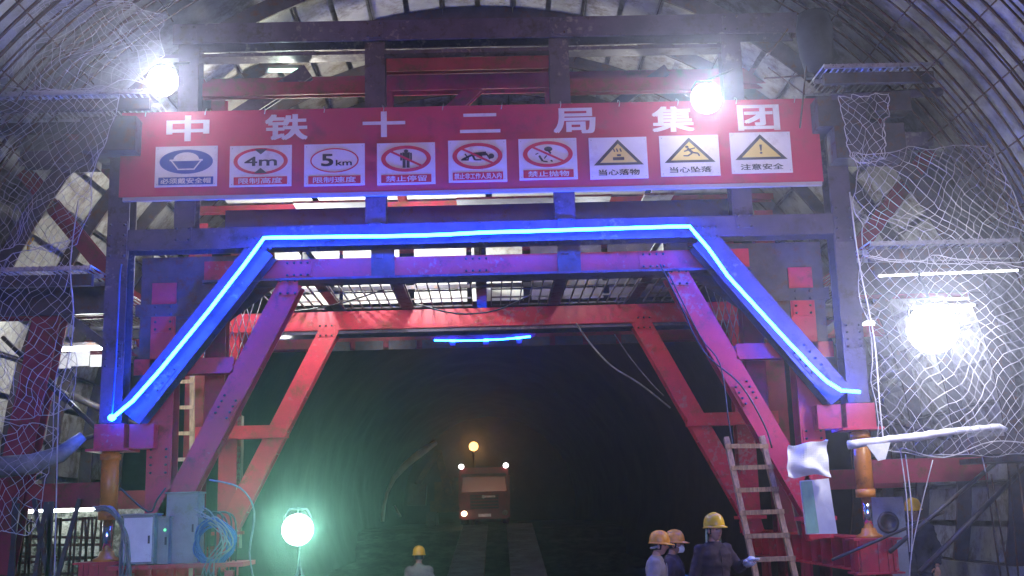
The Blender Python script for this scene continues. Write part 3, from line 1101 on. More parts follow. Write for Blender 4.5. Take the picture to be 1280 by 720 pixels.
# ------------------------------------------------------------------ LED strips
YL = 13.66
LP = [(138, 525), (166, 501), (200, 463), (262, 387), (300, 338), (330, 297.5), (400, 296), (480, 295.5), (560, 293), (620, 290), (700, 288), (780, 285), (862, 283), (885, 310), (910, 345), (950, 389), (985, 427), (1015, 459), (1035, 478), (1052, 488), (1075, 490)]
pts = [P(x, y, YL) for x, y in LP]
fine = []
for a, b in zip(pts, pts[1:]):
    for k in range(3):
        fine.append(a.lerp(b, k/3)+V(0, 0, .002*math.sin(len(fine)*1.3)))
fine.append(pts[-1])
LED = thing('led_strip', 'bright blue LED strip outlining the front of the trolley portal', 'light strip', tuple(pts[7]))
mb = MB()
mb.tube(fine, .021, 8)
mb.build('light_tube', 'led_blue', LED)
mb = MB()
mb.tube([p+V(0, .035, 0) for p in fine], .012, 6)
mb.build('backing_strip', 'dark_steel', LED)
mb = MB()
a = P(140, 522, YL)
mb.sphere(a, (.05, .04, .04), 10, 8)
mb.build('end_coil', 'led_blue', LED)
mb = MB()
mb.tube([P(140, 520, YL+.03), P(145, 450, YL+.03), P(150, 340, YL+.03), P(152, 330, YL+.03)], .012, 6)
mb.build('feed_cable', 'cable_blue', LED)
LS = [P(x, y, 20.0) for x, y in ((543, 425.5), (575, 426), (600, 425.5), (630, 424), (663, 421))]
mb = MB()
mb.tube(LS, .018, 6)
tag(mb.build('led_strip', 'led_blue'), 'short blue LED strip hanging under the rear beam of the trolley', 'light strip')
mb = MB()
mb.tube([P(1019, 534, 14.2), P(1023, 545, 14.2), P(1029, 553, 14.2)], .05, 6)
tag(mb.build('led_coil', 'led_blue'), 'small coil of lit blue LED above the crumpled paper', 'light strip')


# ------------------------------------------------------------------ lamps
def floodlight(p, r, m_, color, power, label, aim=(0, -1, -.12), stand=None, cat='floodlight', spot=.7, side=.03, beam_power=6):
    p = Vector(p)
    ax = Vector(aim).normalized()
    L = thing('floodlight', label, cat, tuple(p), 'floodlights')
    mb = MB()
    mb.lathe(p+ax*(-.22*r/.2), ax, [(0, 0), (r*.4, .0), (r*.5, r*.3), (r*.95, r*.75), (r*1.05, r*1.05), (r*1.08, r*1.1), (r*1.0, r*1.1), (r*.9, r*.8), (r*.4, r*.4), (0, r*.4)], 24)
    for k in range(5):
        mb.lathe(p+ax*(-.20*r/.2+k*.03), ax, [(r*.45, 0), (r*.62, .0), (r*.62, .01), (r*.45, .01)], 16)
    mb.build('housing', 'lamp_body', L)
    mb = MB()
    mb.lathe(p+ax*(-.015), ax, [(0, .035*r/.2), (r*.6, .03*r/.2), (r*1.0, .018), (r*1.13, .012), (r*1.13, -.0), (0, -.0)], 28)
    mb.build('lens', m_, L)
    mb = MB()
    s = ax.cross(Vector((0, 0, 1))).normalized()
    top = p-ax*.08+Vector((0, 0, r*1.45))
    mb.tube([p-ax*.08+s*r*.95, p-ax*.08+s*r*.95+Vector((0, 0, r*.9)), top+s*r*.6, top, top-s*r*.6, p-ax*.08-s*r*.95+Vector((0, 0, r*.9)), p-ax*.08-s*r*.95], .014, 6)
    if stand:
        for q in stand:
            mb.tube([top, Vector(q)], .018, 6)
    mb.build('bracket', 'cable', L)
    if spot:
        lamp_light('lamp_glow', L, p+ax*(.1*r/.2), color, power*beam_power, r*.7, 'SPOT', Vector((p.x*.3, 0, 2.2))-p, spot)
        lamp_light('side_glow', L, p+ax*(.06+r*.9), color, power*side, r*.8)
    else:
        lamp_light('lamp_glow', L, p+ax*(.06+r*.9), color, power, r*.8)
    return L


p1 = P(203, 101, 13.35)
floodlight(p1, .17, 'flood_cold', (.93, .94, 1), 560, 'dazzling white floodlight above the first letter of the sign', stand=[V(-3.8, 13.9, 7.75)])
p2 = P(883, 123, 13.35)
floodlight(p2, .17, 'flood_cold', (.93, .94, 1), 560, 'dazzling white floodlight in front of the last letters of the sign', stand=[V(3.35, 13.9, 7.5)])
p3 = P(1166, 411, 12.6)
floodlight(p3, .25, 'flood_cold', (.95, .96, 1), 760, 'largest dazzling white floodlight hanging behind the big net by the wall', aim=(-.25, -1, -.1), side=.3, stand=[V(p3.x+.1, 13.3, 4.85), ])
p4 = P(372, 662, 13.2)
L4 = floodlight(p4, .16, 'flood_green', (.42, 1, .6), 480, 'greenish white floodlight low down beside the blue cable coil', aim=(.1, -1, .0), side=.05, stand=[])
mb = MB()
mb.cyl(p4+V(0, .1, .25), p4+V(0, .12, -.5), .02, 8)
for a in (0, 2.1, 4.2):
    mb.cyl(p4+V(0, .12, -.4), V(p4.x+.5*math.cos(a), p4.y+.12+.5*math.sin(a), gz(13.3)), .016, 6)
mb.build('tripod', 'cable', L4)
# amber lamp high behind the truck
p5 = P(592, 558, 66)
L5 = floodlight(p5, .24, 'flood_amber', (1, .42, .10), 170, 'small amber floodlight glowing above the truck', aim=(0, -1, -.06), side=.004)
mb = MB()
mb.cyl(p5+V(0, .5, .3), V(p5.x, 66.6, gz(66)), .07, 8)
mb.build('mast', 'dark_steel', L5)


def tube_lamp(a, b, m_, color, power, label, r=.019):
    a, b = Vector(a), Vector(b)
    c = (a+b)/2
    L = thing('tube_lamp', label, 'tube lamp', tuple(c), 'tube lamps on the trolley')
    mb = MB()
    mb.cyl(a, b, r, 10)
    mb.build('tube', m_, L)
    u = (b-a).normalized()
    mb = MB()
    mb.bar(a-u*.04+V(0, .02, r+.03), b+u*.04+V(0, .02, r+.03), .05, .03, (0, -1, 0))
    for q, w in ((a, -1), (b, 1)):
        mb.cyl(q, q+u*w*.05, r*1.25, 10)
    mb.build('fitting', 'dark_steel', L)
    if power:
        lamp_light('tube_glow', L, c-V(0, .1, .12), color, power, .15)


TW = (.95, 1, .96)
tube_lamp(P(336, 88, 14.6), P(374, 88, 14.6), 'tube_green', (.7, 1, .8), 25, 'short greenish tube lamp behind the sign above its second letter', .03)
tube_lamp(P(62, 437, 15.6), P(165, 433, 15.6), 'tube_white', TW, 70, 'tube lamp under the platform beside the timber ladder', .03)
tube_lamp(P(1098, 345, 13.5), P(1272, 338, 13.5), 'tube_white', TW, 0, 'long thin white tube lamp under the platform above the biggest floodlight', .010)
tube_lamp(P(1140, 385, 13.5), P(1218, 381, 13.5), 'tube_white', TW, 0, 'short thin white tube lamp right beside the biggest floodlight', .010)
tube_lamp(P(1063, 405, 16.5), P(1092, 404, 16.5), 'tube_white', TW, 40, 'short white tube lamp behind the outer column', .03)
tube_lamp(P(330, 414, 18.3), P(385, 412, 18.3), 'tube_white', TW, 30, 'white tube lamp beneath the second frame beam', .03)
for x in (-2.6, -.9, 1.6):
    tube_lamp(V(x-.6, 16.2, 5.75), V(x+.6, 16.2, 5.75), 'tube_white', TW, 260 if x < 1 else 40, 'white tube lamp on the deck %s' % {-2.6: 'over the first grating panels', -.9: 'over the middle grating panels', 1.6: 'over the dim grating panels'}[x], .02)
for x in (-2.7, 0, 2.6):
    tube_lamp(V(x-.6, 16.4, 7.2), V(x+.6, 16.4, 7.2), 'tube_white', (1, .96, .8), {-2.7: 170, 0: 28, 2.6: 70}[x], 'warm white tube lamp on the upper deck %s' % {-2.7: 'lighting the boards near the hanging net', 0: 'midway behind the sign', 2.6: 'behind the sign near its last letters'}[x], .02)


# ------------------------------------------------------------------ nets
def net(name, fn, nu, nv, label, r=.0042, m_='rope', edge=.005, sub=1, hang=()):
    """diamond mesh on the surface fn(u, v)"""
    nu, nv, r = int(nu*.74+.5), int(nv*.74+.5), min(r, .0034)
    mb = MB()
    for d in (1, -1):
        for k in range(-nv if d > 0 else 0, nu+1+(nv if d < 0 else 0)):
            line = []
            for j in range(nv*2+1):
                i = k+d*j/2
                if -1e-6 <= i <= nu+1e-6:
                    u, v = min(max(i/nu, 0), 1), j/(2*nv)
                    line.append(fn(u, v)+Vector((rnd(-.011, .011), rnd(-.01, .01), rnd(-.011, .011))))
            if len(line) > 1:
                rr = r*rnd(.65, 1.35)
                cut = rnd(0, 1)
                if cut < .06 and len(line) > 8:
                    line = line[:int(len(line)*rnd(.4, .9))]
                mb.tube(line, rr, 3, caps=False)
    n = 24
    for e in (lambda t: (t, 0), lambda t: (t, 1), lambda t: (0, t), lambda t: (1, t)):
        mb.tube([fn(*e(i/n)) for i in range(n+1)], edge, 5)
    for l in hang:
        mb.rope(l, .007, 4)
    return tag(mb.build(name, m_), label, 'net', 'safety nets')


def quad(c, bulge=0, wob=0, seed=0):
    """c: corners top-left, top-right, bottom-right, bottom-left"""
    def fn(u, v):
        p = c[0]*(1-u)*(1-v)+c[1]*u*(1-v)+c[2]*u*v+c[3]*(1-u)*v
        w = 16*u*(1-u)*v*(1-v)
        q = Vector((0, -bulge*w, 0))
        nx_ = noise.noise(Vector((u*3, v*3, seed)))
        nz_ = noise.noise(Vector((u*3, v*3, seed+9)))
        n3 = noise.noise(Vector((u*8, v*8, seed+20)))*.04
        return p+q+Vector((nx_*wob+n3, nx_*wob*.5, nz_*wob*.8-n3-.10*math.sin(math.pi*u)*v))
    return fn


net('safety_net', quad([P(66, -30, 13.0), P(206, 18, 13.0), P(188, 108, 13.1), P(-25, 100, 13.1)], .4, .22, 1), 22, 15, 'white net billowing over the top platform beside the first floodlight')
net('safety_net', quad([P(-30, 118, 13.0), P(150, 112, 13.1), P(96, 305, 13.15), P(-30, 300, 13.0)], .2, .15, 2), 20, 22, 'white net hanging between the two platforms', .005)
net('safety_net', quad([P(-30, 330, 13.0), P(90, 300, 13.1), P(92, 505, 13.15), P(-30, 520, 13.0)], .2, .12, 3), 13, 19, 'sagging white net below the lower platform')
net('safety_net', quad([P(-40, 520, 12.8), P(70, 535, 13.0), P(45, 655, 13.0), P(-40, 660, 12.8)], .15, .1, 4), 10, 11, 'lowest white net drooping over the dull red side beam')
net('safety_net', quad([P(1048, 120, 13.1), P(1110, 118, 13.05), P(1105, 195, 13.05), P(1062, 195, 13.1)], .1, .06, 5), 7, 8, 'small white net patch on the steel boxes beside the sign', .005)
net('safety_net', quad([P(1066, 190, 13.2), P(1240, 180, 13.0), P(1300, 320, 12.9), P(1080, 320, 13.2)], .15, .15, 7), 20, 14, 'thin white net above the lower platform on the ladder side', .0045)
net('safety_net', quad([P(1078, 320, 13.2), P(1310, 330, 12.8), P(1310, 560, 12.8), P(1096, 560, 13.2)], .25, .16, 6), 21, 22, 'big white net in front of the biggest floodlight', .0065,
    hang=[[P(1125, 560, 13.1), P(1133, 620, 13.05), P(1137, 690, 13.0)], [P(1132, 568, 13.1), P(1140, 640, 13.05), P(1139, 700, 13.0)], [P(1166, 575, 13.0), P(1150, 640, 13.0), P(1139, 695, 13.0), P(1136, 745, 13.0)], [P(1225, 560, 13.0), P(1232, 590, 13.0)],
          [P(1128, 560, 13.1), P(1180, 572, 13.0), P(1240, 552, 12.9), P(1300, 556, 12.8)]])
mb = MB()
mb.rope([P(1062, 240, 13.1), P(1074, 330, 13.1), P(1092, 420, 13.1), P(1099, 500, 13.1), P(1105, 560, 13.1)], .009, 5)
tag(mb.build('edge_rope', 'rope'), 'white rope hanging down along the edge of the big net', 'rope')
mb = MB()
mb.rope([P(98, 250, 13.0), P(88, 330, 13.0), P(92, 400, 13.0), P(85, 450, 13.0), P(74, 500, 13.0), P(70, 640, 13.0), P(68, 720, 13.0)], .008, 5)
mb.rope([P(86, 440, 13.0), P(70, 470, 13.0), P(66, 560, 13.0)], .006, 5)
tag(mb.build('hanging_rope', 'rope'), 'thin pale rope dangling beside the nets by the switch boxes', 'rope')

# white pole wrapped in sheet along the bottom of the big net
WP = thing('wrapped_pole', 'pole wrapped in white sheeting below the big net', 'pole', tuple(P(1160, 545, 13.0)))
mb = MB()
mb.tube([P(1060+8.6*q, 556-1.07*q+rnd(-.8, .8)+(6 if q == 23 else 0), 13.05-.006*q) for q in range(24)], [.05-.0007*q+rnd(-.008, .008) if q < 23 else .03 for q in range(24)], 10)
mb.build('pole', 'white_cloth', WP)
mb = MB()
q = [P(x, y, 12.95) for x, y in ((1083, 556), (1098, 576), (1107, 574), (1113, 553))]
mb.add([*q, *[p+V(0, .02, 0) for p in q]], [(0, 1, 2, 3), (7, 6, 5, 4), (0, 4, 5, 1), (1, 5, 6, 2), (2, 6, 7, 3), (3, 7, 4, 0)])
mb.build('hanging_rag', 'white_cloth', WP)
# white sheeting bundle on the other side
mb = MB()
mb.tube([P(-10, 585, 13.4), P(40, 580, 13.4), P(75, 568, 13.5), P(104, 545, 13.6)], [.13, .12, .1, .06], 10)
tag(mb.build('sheet_roll', 'cable_grey'), 'grey rolled sheet lying along the side beam by the lowest net', 'roll')

# ------------------------------------------------------------------ ladders
def ladder(name, ax, bx, w0, w1, n, label, m_, r=.035):
    """ax, bx: bottom and top centres"""
    a, b = Vector(ax), Vector(bx)
    L = thing(name, label, 'ladder', tuple(a))
    ex = Vector((1, 0, 0))
    for s in (-1, 1):
        mb = MB()
        mb.bar(a+ex*s*w0/2, b+ex*s*w1/2, r*1.7, r*2.4)
        mb.build('rail', m_, L)
    for k in range(n):
        t = (k+.6)/n
        c = a.lerp(b, t)
        w = w0+(w1-w0)*t
        mb = MB()
        mb.bar(c-ex*(w/2+.04)-V(0, .045, 0), c+ex*(w/2+.04)-V(0, .045, 0)+V(0, 0, rnd(-.015, .015)), .055, .03)
        mb.build('rung', m_, L)
    return L


tA, tB = P(908, 548, 13.75), P(952, 545, 13.75)
dz = (tA.z+tB.z)/2
bA, bB = P(946, 720, 13.3), P(993, 720, 13.3)
ctop = V((tA.x+tB.x)/2, 13.75, dz)
cbot = V((bA.x+bB.x)/2, 13.3, (bA.z+bB.z)/2)
u = (cbot-ctop)
tt = (0.0-ctop.z)/u.z
ladder('timber_ladder', ctop+u*tt, ctop, .46, .44, 10, 'brown timber ladder leaning on the red diagonal leg beside the man in maroon', 'timber')
tA, tB = P(203, 470, 17.2), P(240, 470, 17.2)
bA = P(214, 580, 17.0)
ladder('timber_ladder', V(bA.x+.12, 17.0, gz(17)), V((tA.x+tB.x)/2, 17.2, tA.z+.05), .5, .46, 11, 'pale timber ladder standing behind the switch boxes', 'pale_timber')
mb = MB()
mb.bar(P(272, 480, 16.6), P(238, 625, 16.6)+V(0, 0, 0), .09, .07)
tag(mb.build('timber_plank', 'pale_timber'), 'narrow pale plank propped beside the pale ladder', 'plank')
mb = MB()
mb.bar(P(296, 520, 18.2), V(P(296, 520, 18.2).x, 18.2, 1.42), .2, .16)
tag(mb.build('timber_post', 'pale_timber'), 'thick timber post standing behind the orange red diagonal leg', 'post')
mb = MB()
mb.bar(P(975, 545, 14.8), P(1003, 668, 14.8), .09, .07)
tag(mb.build('timber_plank', 'timber'), 'narrow brown plank propped behind the brown ladder', 'plank')

# ------------------------------------------------------------------ switch boxes and boards
def cabinet(x0, y0, x1, y1, Y, depth, label, m_, rz=0, led=False, flat=None):
    a, b = P(x0, y0, Y), P(x1, y1, Y)
    w, h = b.x-a.x, a.z-b.z
    c = V((a.x+b.x)/2, Y, b.z)
    L = thing('switch_box', label, 'switch box', tuple(c), 'switch boxes on the base beam')
    mb = MB()
    mb.box(c+V(0, 0, h/2), (w, depth, h))
    mb.box(c+V(0, -.01, h+.012), (w+.03, depth+.05, .02))
    mb.build('case', m_, L)
    mb = MB()
    mb.box(c+V(0, -depth/2-.008, h/2), (w-.04, .014, h-.05))
    d = mb.build('door', flat or m_, L)
    mb = MB()
    mb.box(c+V(w*.36, -depth/2-.022, h*.5), (.02, .016, .09))
    mb.build('handle', 'dark_steel', d)
    mb = MB()
    for s in (-.35, .35):
        mb.box(c+V(s*w, 0, -.02), (.05, depth*.8, .04))
    mb.build('foot', 'dark_steel', L)
    if led:
        mb = MB()
        mb.lathe(c+V(w*.3, -depth/2-.015, h*.74), (0, -1, 0), [(.014, 0), (.014, .012), (0, .016)], 10)
        mb.build('indicator', 'led_green', L)
    L.rotation_euler = (0, 0, rz)
    return L


cabinet(159, 645, 196, 704, 13.55, .3, 'white switch box with a green light at the end of the row', 'box_grey', .0, flat='box_white')
cabinet(196, 648, 214, 704, 13.7, .3, 'narrow grey switch box against the white one', 'box_grey', led=True)
cabinet(213, 618, 250, 703, 13.85, .3, 'tallest grey switch box standing under the diagonal leg', 'box_grey')
# shelf carrying the boxes
mb = MB()
a, b = P(112, 707, 13.7), P(300, 707, 13.7)
mb.box(((a.x+b.x)/2+.2, 13.75, a.z-.03), (b.x-a.x-.2, .7, .05))
mb.bar(V(a.x+.5, 13.6, a.z-.1), V(a.x+.5, 13.6, gz(13.6)), .1, .08)
mb.bar(V(b.x-.1, 13.6, a.z-.1), V(b.x-.1, 13.6, gz(13.6)), .1, .08)
for k in range(6):
    mb.box((a.x+.55+k*.25, 13.42, a.z-.09), (.016, .04, .12))
tag(mb.build('box_stand', 'bright_red_paint'), 'red steel stand carrying the row of switch boxes', 'stand')
# cables by the boxes
mb = MB()
for k in range(14):
    dx = rnd(-.09, .09)
    mb.rope([P(120+rnd(-4, 4), 636+rnd(-3, 3), 13.5), P(140+rnd(-3, 3), 638+rnd(-4, 3), 13.42+rnd(-.05, .05)), P(155+rnd(-5, 4), 665, 13.4+rnd(-.05, .05)), P(158+rnd(-9, 6), 700, 13.4+rnd(-.05, .05)), P(158+rnd(-12, 8), 750, 13.42)], .011, 5)
tag(mb.build('cable_bundle', 'cable_grey'), 'bundle of grey cables draped over the orange jack by the white box', 'cables')
mb = MB()
c = P(268, 678, 13.5)
for k in range(9):
    r0 = .2+rnd(-.03, .03)
    cc = c+V(rnd(-.03, .03), rnd(-.06, .06), rnd(-.02, .02))
    mb.tube([cc+V((r0+.02*math.sin(a*.7+k))*math.cos(a*.2244), rnd(-.006, .006)+.03*math.sin(a*.4+k), (r0+.015*math.cos(a*.5+2*k))*1.15*math.sin(a*.2244)) for a in range(28)], .011, 5, closed=True)
tag(mb.build('cable_coil', 'cable_blue'), 'hanging coil of blue cable between the switch boxes and the green floodlight', 'cable coil')
mb = MB()
for k in range(7):
    mb.rope([P(246+rnd(-6, 14), 640+rnd(-6, 16), 13.5), P(268+rnd(-8, 10), 650+rnd(-8, 14), 13.35+rnd(-.05, .05)), P(284+rnd(-8, 12), 680+rnd(-8, 8), 13.35), P(266+rnd(-16, 12), 706+rnd(-6, 8), 13.4+rnd(-.05, .05)), P(256+rnd(-14, 20), 745, 13.4)], .008, 5)
tag(mb.build('cable_loops', 'cord'), 'pale cable loops hanging in front of the blue cable coil', 'cables')
mb = MB()
for k in range(8):
    mb.rope([P(250+4*k, 640, 13.9), P(258+5*k, 650+rnd(-8, 8), 13.8), P(262+4*k+rnd(-6, 6), 690, 13.8), P(256+5*k, 730, 13.8)], .012, 5)
tag(mb.build('cable_bundle', 'cable'), 'black cables hanging behind the blue cable coil', 'cables')
# slack cables in the portal
def slack(pts, r, m_, label):
    mb = MB()
    P_ = [P(*p) for p in pts]
    out = []
    for i in range(len(P_)-1):
        for k in range(4):
            t = k/4
            p0, p1, p2, p3 = P_[max(i-1, 0)], P_[i], P_[i+1], P_[min(i+2, len(P_)-1)]
            out.append(.5*((2*p1)+(p2-p0)*t+(2*p0-5*p1+4*p2-p3)*t*t+(3*p1-p0-3*p2+p3)*t*t*t))
    out.append(P_[-1])
    mb.tube(out, r, 5)
    tag(mb.build('slack_cable', m_), label, 'cable')


slack([(720, 404, 17.6), (740, 432, 17.6), (765, 458, 17.6), (800, 480, 17.6), (838, 510, 17.6)], .014, 'cable_grey', 'grey cable sagging from the second beam to the orange red leg')
slack([(768, 418, 18.2), (790, 450, 18.2), (815, 480, 18.2), (830, 495, 18.2)], .01, 'cable_grey', 'thin grey cable hanging just inside the orange red leg')
slack([(825, 330, 13.95), (850, 380, 13.95), (880, 440, 13.95), (925, 480, 13.95), (955, 530, 13.95), (965, 560, 13.95)], .012, 'cable', 'black cable looping along the red diagonal leg above the ladder')
slack([(835, 340, 13.9), (875, 420, 13.9), (900, 455, 13.9), (910, 520, 13.9), (916, 560, 13.9)], .01, 'cable', 'thin black cable dropping to the top of the brown ladder')
slack([(340, 392, 15.2), (380, 388, 15.2), (430, 378, 15.2), (480, 362, 15.2)], .012, 'cable', 'black cable lying across the first grating panels')
slack([(520, 380, 15.2), (570, 392, 15.2), (620, 388, 15.2), (665, 368, 15.2)], .012, 'cable', 'black cable drooping over the middle grating panels')
slack([(262, 600, 14.0), (300, 610, 13.8), (318, 640, 13.8), (312, 690, 13.8), (318, 730, 13.8)], .012, 'cord', 'pale cable bending down beside the orange red leg foot')
slack([(150, 610, 13.6), (185, 640, 13.5), (196, 625, 13.5), (207, 610, 13.55)], .012, 'cable', 'black cable running from the jack to the tallest switch box')
# small fittings hanging from the front and upper works
mb = MB()
c = P(1018, 18, 13.75)
mb.lathe(c+V(-.02, 0, 0), (0, 0, -1), [(0, -.08), (.2, 0), (.24, .2), (.22, .55), (.16, .82), (.06, .86), (0, .84)], 14)
mb.bar(c+V(-.16, 0, 0), c+V(-.14, 0, -.9), .09, .1)
tag(mb.build('cloth_bundle', 'black_cloth'), 'black cloth bundle hanging from the end of the top beam', 'bundle')
mb = MB()
mb.tube([P(1010, 62, 13.7), P(1000, 160, 13.7)], .012, 5)
mb.tube([P(955, 98, 13.8), P(1040, 92, 13.8)], .014, 5)
mb.tube([P(958, 70, 13.8), P(975, 50, 13.8), P(985, 36, 13.8)], .012, 5)
mb.tube([P(960, 84, 13.8), P(1006, 118, 13.8)], .01, 5)
tag(mb.build('thin_rails', 'rebar'), 'thin dark bars framing the gap beyond the end of the sign', 'bars')
# crumpled white sheet and notice boards by the ladder
def sheet(name, cor, Y, m_, label, cat, wob=.05, n=8, th=.012, seed=3, parent=None):
    a = [P(x, y, Y) for x, y in cor]
    mb = MB()
    vs_, fs_ = [], []
    for s in (0, 1):
        for j in range(n+1):
            for i in range(n+1):
                u, v = i/n, j/n
                p = a[0]*(1-u)*(1-v)+a[1]*u*(1-v)+a[2]*u*v+a[3]*(1-u)*v
                p = p+V(noise.noise(Vector((u*2.5, v*2.5, seed+4)))*wob*.4, noise.noise(Vector((u*2.2, v*2.2, seed)))*wob*2+s*th, noise.noise(Vector((u*2.5, v*2.5, seed+8)))*wob*.5)
                vs_.append(p)
    m2 = (n+1)**2
    for j in range(n):
        for i in range(n):
            k = j*(n+1)+i
            fs_.append((k, k+1, k+n+2, k+n+1))
            fs_.append((m2+k, m2+k+n+1, m2+k+n+2, m2+k+1))
    for i in range(n):
        for k, l in ((i, i+1), ((n)*(n+1)+i+1, n*(n+1)+i), ((i+1)*(n+1), i*(n+1)), (i*(n+1)+n, (i+1)*(n+1)+n)):
            fs_.append((k, m2+k, m2+l, l))
    mb.add(vs_, fs_)
    o = mb.build(name, m_, parent)
    if label:
        tag(o, label, cat)
    return o


sheet('paper_sheet', [(986, 556), (1034, 551), (1038, 596), (985, 597)], 13.35, 'paper', 'crumpled white paper sheet fixed to the leg below the blue LED coil', 'paper', .08, 18)
NB = thing('notice_board', 'white and pale green notice board standing on the red base beam', 'notice board', tuple(P(1022, 634, 13.5)))
sheet('board', [(1000, 601), (1036, 598), (1047, 667), (1008, 668)], 13.5, 'paper', None, None, .01, 4, .03, 5, NB)
sheet('printed_field', [(1001, 602), (1015, 601), (1024, 666), (1009, 667)], 13.47, 'green_print', None, None, .004, 4, .006, 5, NB)
# machine panel with round hole low at the right, and pipes
MP = thing('machine_cover', 'pale grey machine cover with a round dark opening behind the ropes', 'machine', tuple(P(1108, 650, 14.9)))
mb = MB()
a, b = P(1086, 622, 14.9), P(1132, 672, 14.9)
mb.box(((a.x+b.x)/2, 15.0, (a.z+gz(15))/2), (b.x-a.x, .3, a.z-gz(15)))
mb.build('cover', 'box_grey', MP)
mb = MB()
c = P(1110, 653, 14.84)
mb.lathe(c, (0, -1, 0), [(.14, 0), (.14, .02), (.09, .02), (.09, -.0), (0, -.0)], 24)
mb.build('opening', 'dark_steel', MP)
for (a, b, w) in (((1112, 690), (1245, 578), .044), ((1150, 715), (1290, 575), .05), ((1040, 700), (1180, 640), .03)):
    mb = MB()
    p_, q_ = P(*a, 13.5), P(*b, 13.9)
    mb.cyl(p_, q_, w*.6, 8)
    u = (p_-q_)
    tag(mb.build('slanted_pipe', 'dark_steel'), {.044: 'upper dark pipe slanting down from the wall towards the jack', .05: 'lower dark pipe slanting across the starter bars', .03: 'thinnest dark pipe behind the machine cover'}[w], 'pipe')
mb = MB()
mb.box(P(1250, 558, 13.4), (1.0, .9, .2))
mb.box(P(1258, 575, 13.4), (.8, .8, .06))
tag(mb.build('steel_plate', 'dark_steel'), 'dark steel plate at the end of the wrapped pole', 'plate')
# small yellow tag rope
mb = MB()
mb.tube([P(42, 297, 13.1), P(36, 305, 13.1), P(35, 314, 13.1)], .02, 6)
tag(mb.build('rope_end', 'hat_yellow'), 'small yellow rope end caught in the net', 'rope')

# bright boards behind the left platform and the lit boarding near the floor
mb = MB()
for k in range(5):
    a = P(55+k*23, 446+(k % 2)*5, 16.8)
    mb.box(a, (.26, .03, .18+.05*(k % 3)))
tag(mb.build('toe_board', 'paper'), 'row of pale boards below the tube lamp by the ladder', 'boards')
LBX = P(58, 690, 14.9)
mb = MB()
for k in range(26):
    mb.bar(V(LBX.x-.75+k*.06, LBX.y, .45), V(LBX.x-.75+k*.06+rnd(-.12, .12), LBX.y, 1.95), .028, .016)
for k in range(12):
    mb.bar(V(LBX.x-.8, LBX.y+.03, .5+k*.125), V(LBX.x+.8, LBX.y+.03, .5+k*.125+rnd(-.1, .1)), .034, .014)
tag(mb.build('mesh_screen', 'rebar'), 'dark bar screen low by the wall with light shining through', 'screen')
mb = MB()
mb.box((LBX.x, LBX.y+1.2, 1.0), (1.9, .05, 2.1))
tag(mb.build('white_board', 'mottled_board'), 'white board behind the bar screen', 'board')
tube_lamp(V(LBX.x-.6, LBX.y+.55, 2.05), V(LBX.x+.6, LBX.y+.55, 2.05), 'tube_white', (.9, 1, .9), 9, 'tube lamp lighting the white board behind the bar screen')
for k in range(7):
    mb = MB()
    a = P(12+k*13, 620+rnd(-10, 10), 14.2)
    mb.bar(V(a.x, a.y, .2), V(a.x+rnd(-.5, .5), a.y, a.z-.1), .05, .04)
    tag(mb.build('lumber_piece', 'dark_steel'), 'dark stick leaning in the heap before the bar screen', 'stick', 'sticks leaning before the bar screen')

# ------------------------------------------------------------------ invert bridge, truck, far things
BR = thing('invert_bridge', 'two long pale runway tracks sloping up to the truck', 'bridge', (0, 38, -.4))
for s in (-1, 1):
    for k in range(10):
        y0 = 36.5+k*2.05
        y1 = y0+2.0
        zz = lambda y: -.62+(y-36.5)/20.5*1.85
        a0_ = P(611, 650, y0).x*0+(.15+.2*(y0-36)/20)
        mb = MB()
        c0 = V(a0_+s*1.1, y0, zz(y0))
        c1 = V(a0_+s*1.1, y1, zz(y1))
        mb.bar(c0, c1, 1.25, .12, (0, 0, 1))
        for q in range(8):
            c = c0.lerp(c1, (q+.5)/8)
            mb.box(c+V(0, 0, .07), (1.2, .03, .02))
        mb.build('runway_panel', 'concrete', BR)
    mb = MB()
    for q in (-.5, .5):
        mb.ibeam(V(.2+s*1.1+q, 36.5, -.85), V(.3+s*1.1+q, 57, .95), .2, .35, (0, 0, 1))
    mb.build('girder', 'dull_red_paint', BR)

TY = 60.5
tp = P(606, 648, TY)
tz = 1.28
TR = thing('dump_truck', 'dark red dump truck facing the portal with its lamps lit', 'truck', (tp.x, TY, tz))
TR.scale = (1.1, 1, 1)
bx = tp.x
mb = MB()
mb.prism([(bx-1.2, tz+.55), (bx+1.2, tz+.55), (bx+1.25, tz+1.5), (bx+1.18, tz+2.75), (bx+1.0, tz+2.95), (bx-1.0, tz+2.95), (bx-1.18, tz+2.75), (bx-1.25, tz+1.5)], TY, TY+1.7)
mb.build('cab', 'truck_red', TR)
mb = MB()
mb.prism([(bx-1.08, tz+1.68), (bx+1.08, tz+1.68), (bx+1.02, tz+2.45), (bx-1.02, tz+2.45)], TY-.03, TY+.01)
mb.build('windscreen', 'glass_dark', TR)
mb = MB()
mb.prism([(bx-1.1, tz+2.47), (bx+1.1, tz+2.47), (bx+1.05, tz+2.62), (bx-1.05, tz+2.62)], TY-.3, TY+.01)
mb.build('sun_visor', 'truck_dark', TR)
mb = MB()
mb.m('truck_dark').box((bx, TY-.02, tz+1.15), (1.35, .06, .72))
mb.m('truck_red')
for k in range(4):
    mb.box((bx, TY-.06, tz+.9+k*.17), (1.3, .05, .05))
mb.m('galvanised').box((bx+.28, TY-.09, tz+1.42), (.5, .02, .1))
mb.lathe((bx-.05, TY-.06, tz+1.42), (0, -1, 0), [(.09, 0), (.09, .03), (.05, .04), (0, .04)], 16)
mb.build('grille', None, TR)
mb = MB()
mb.box((bx, TY-.12, tz+.52), (2.45, .3, .42))
mb.box((bx, TY-.18, tz+.3), (2.2, .2, .1))
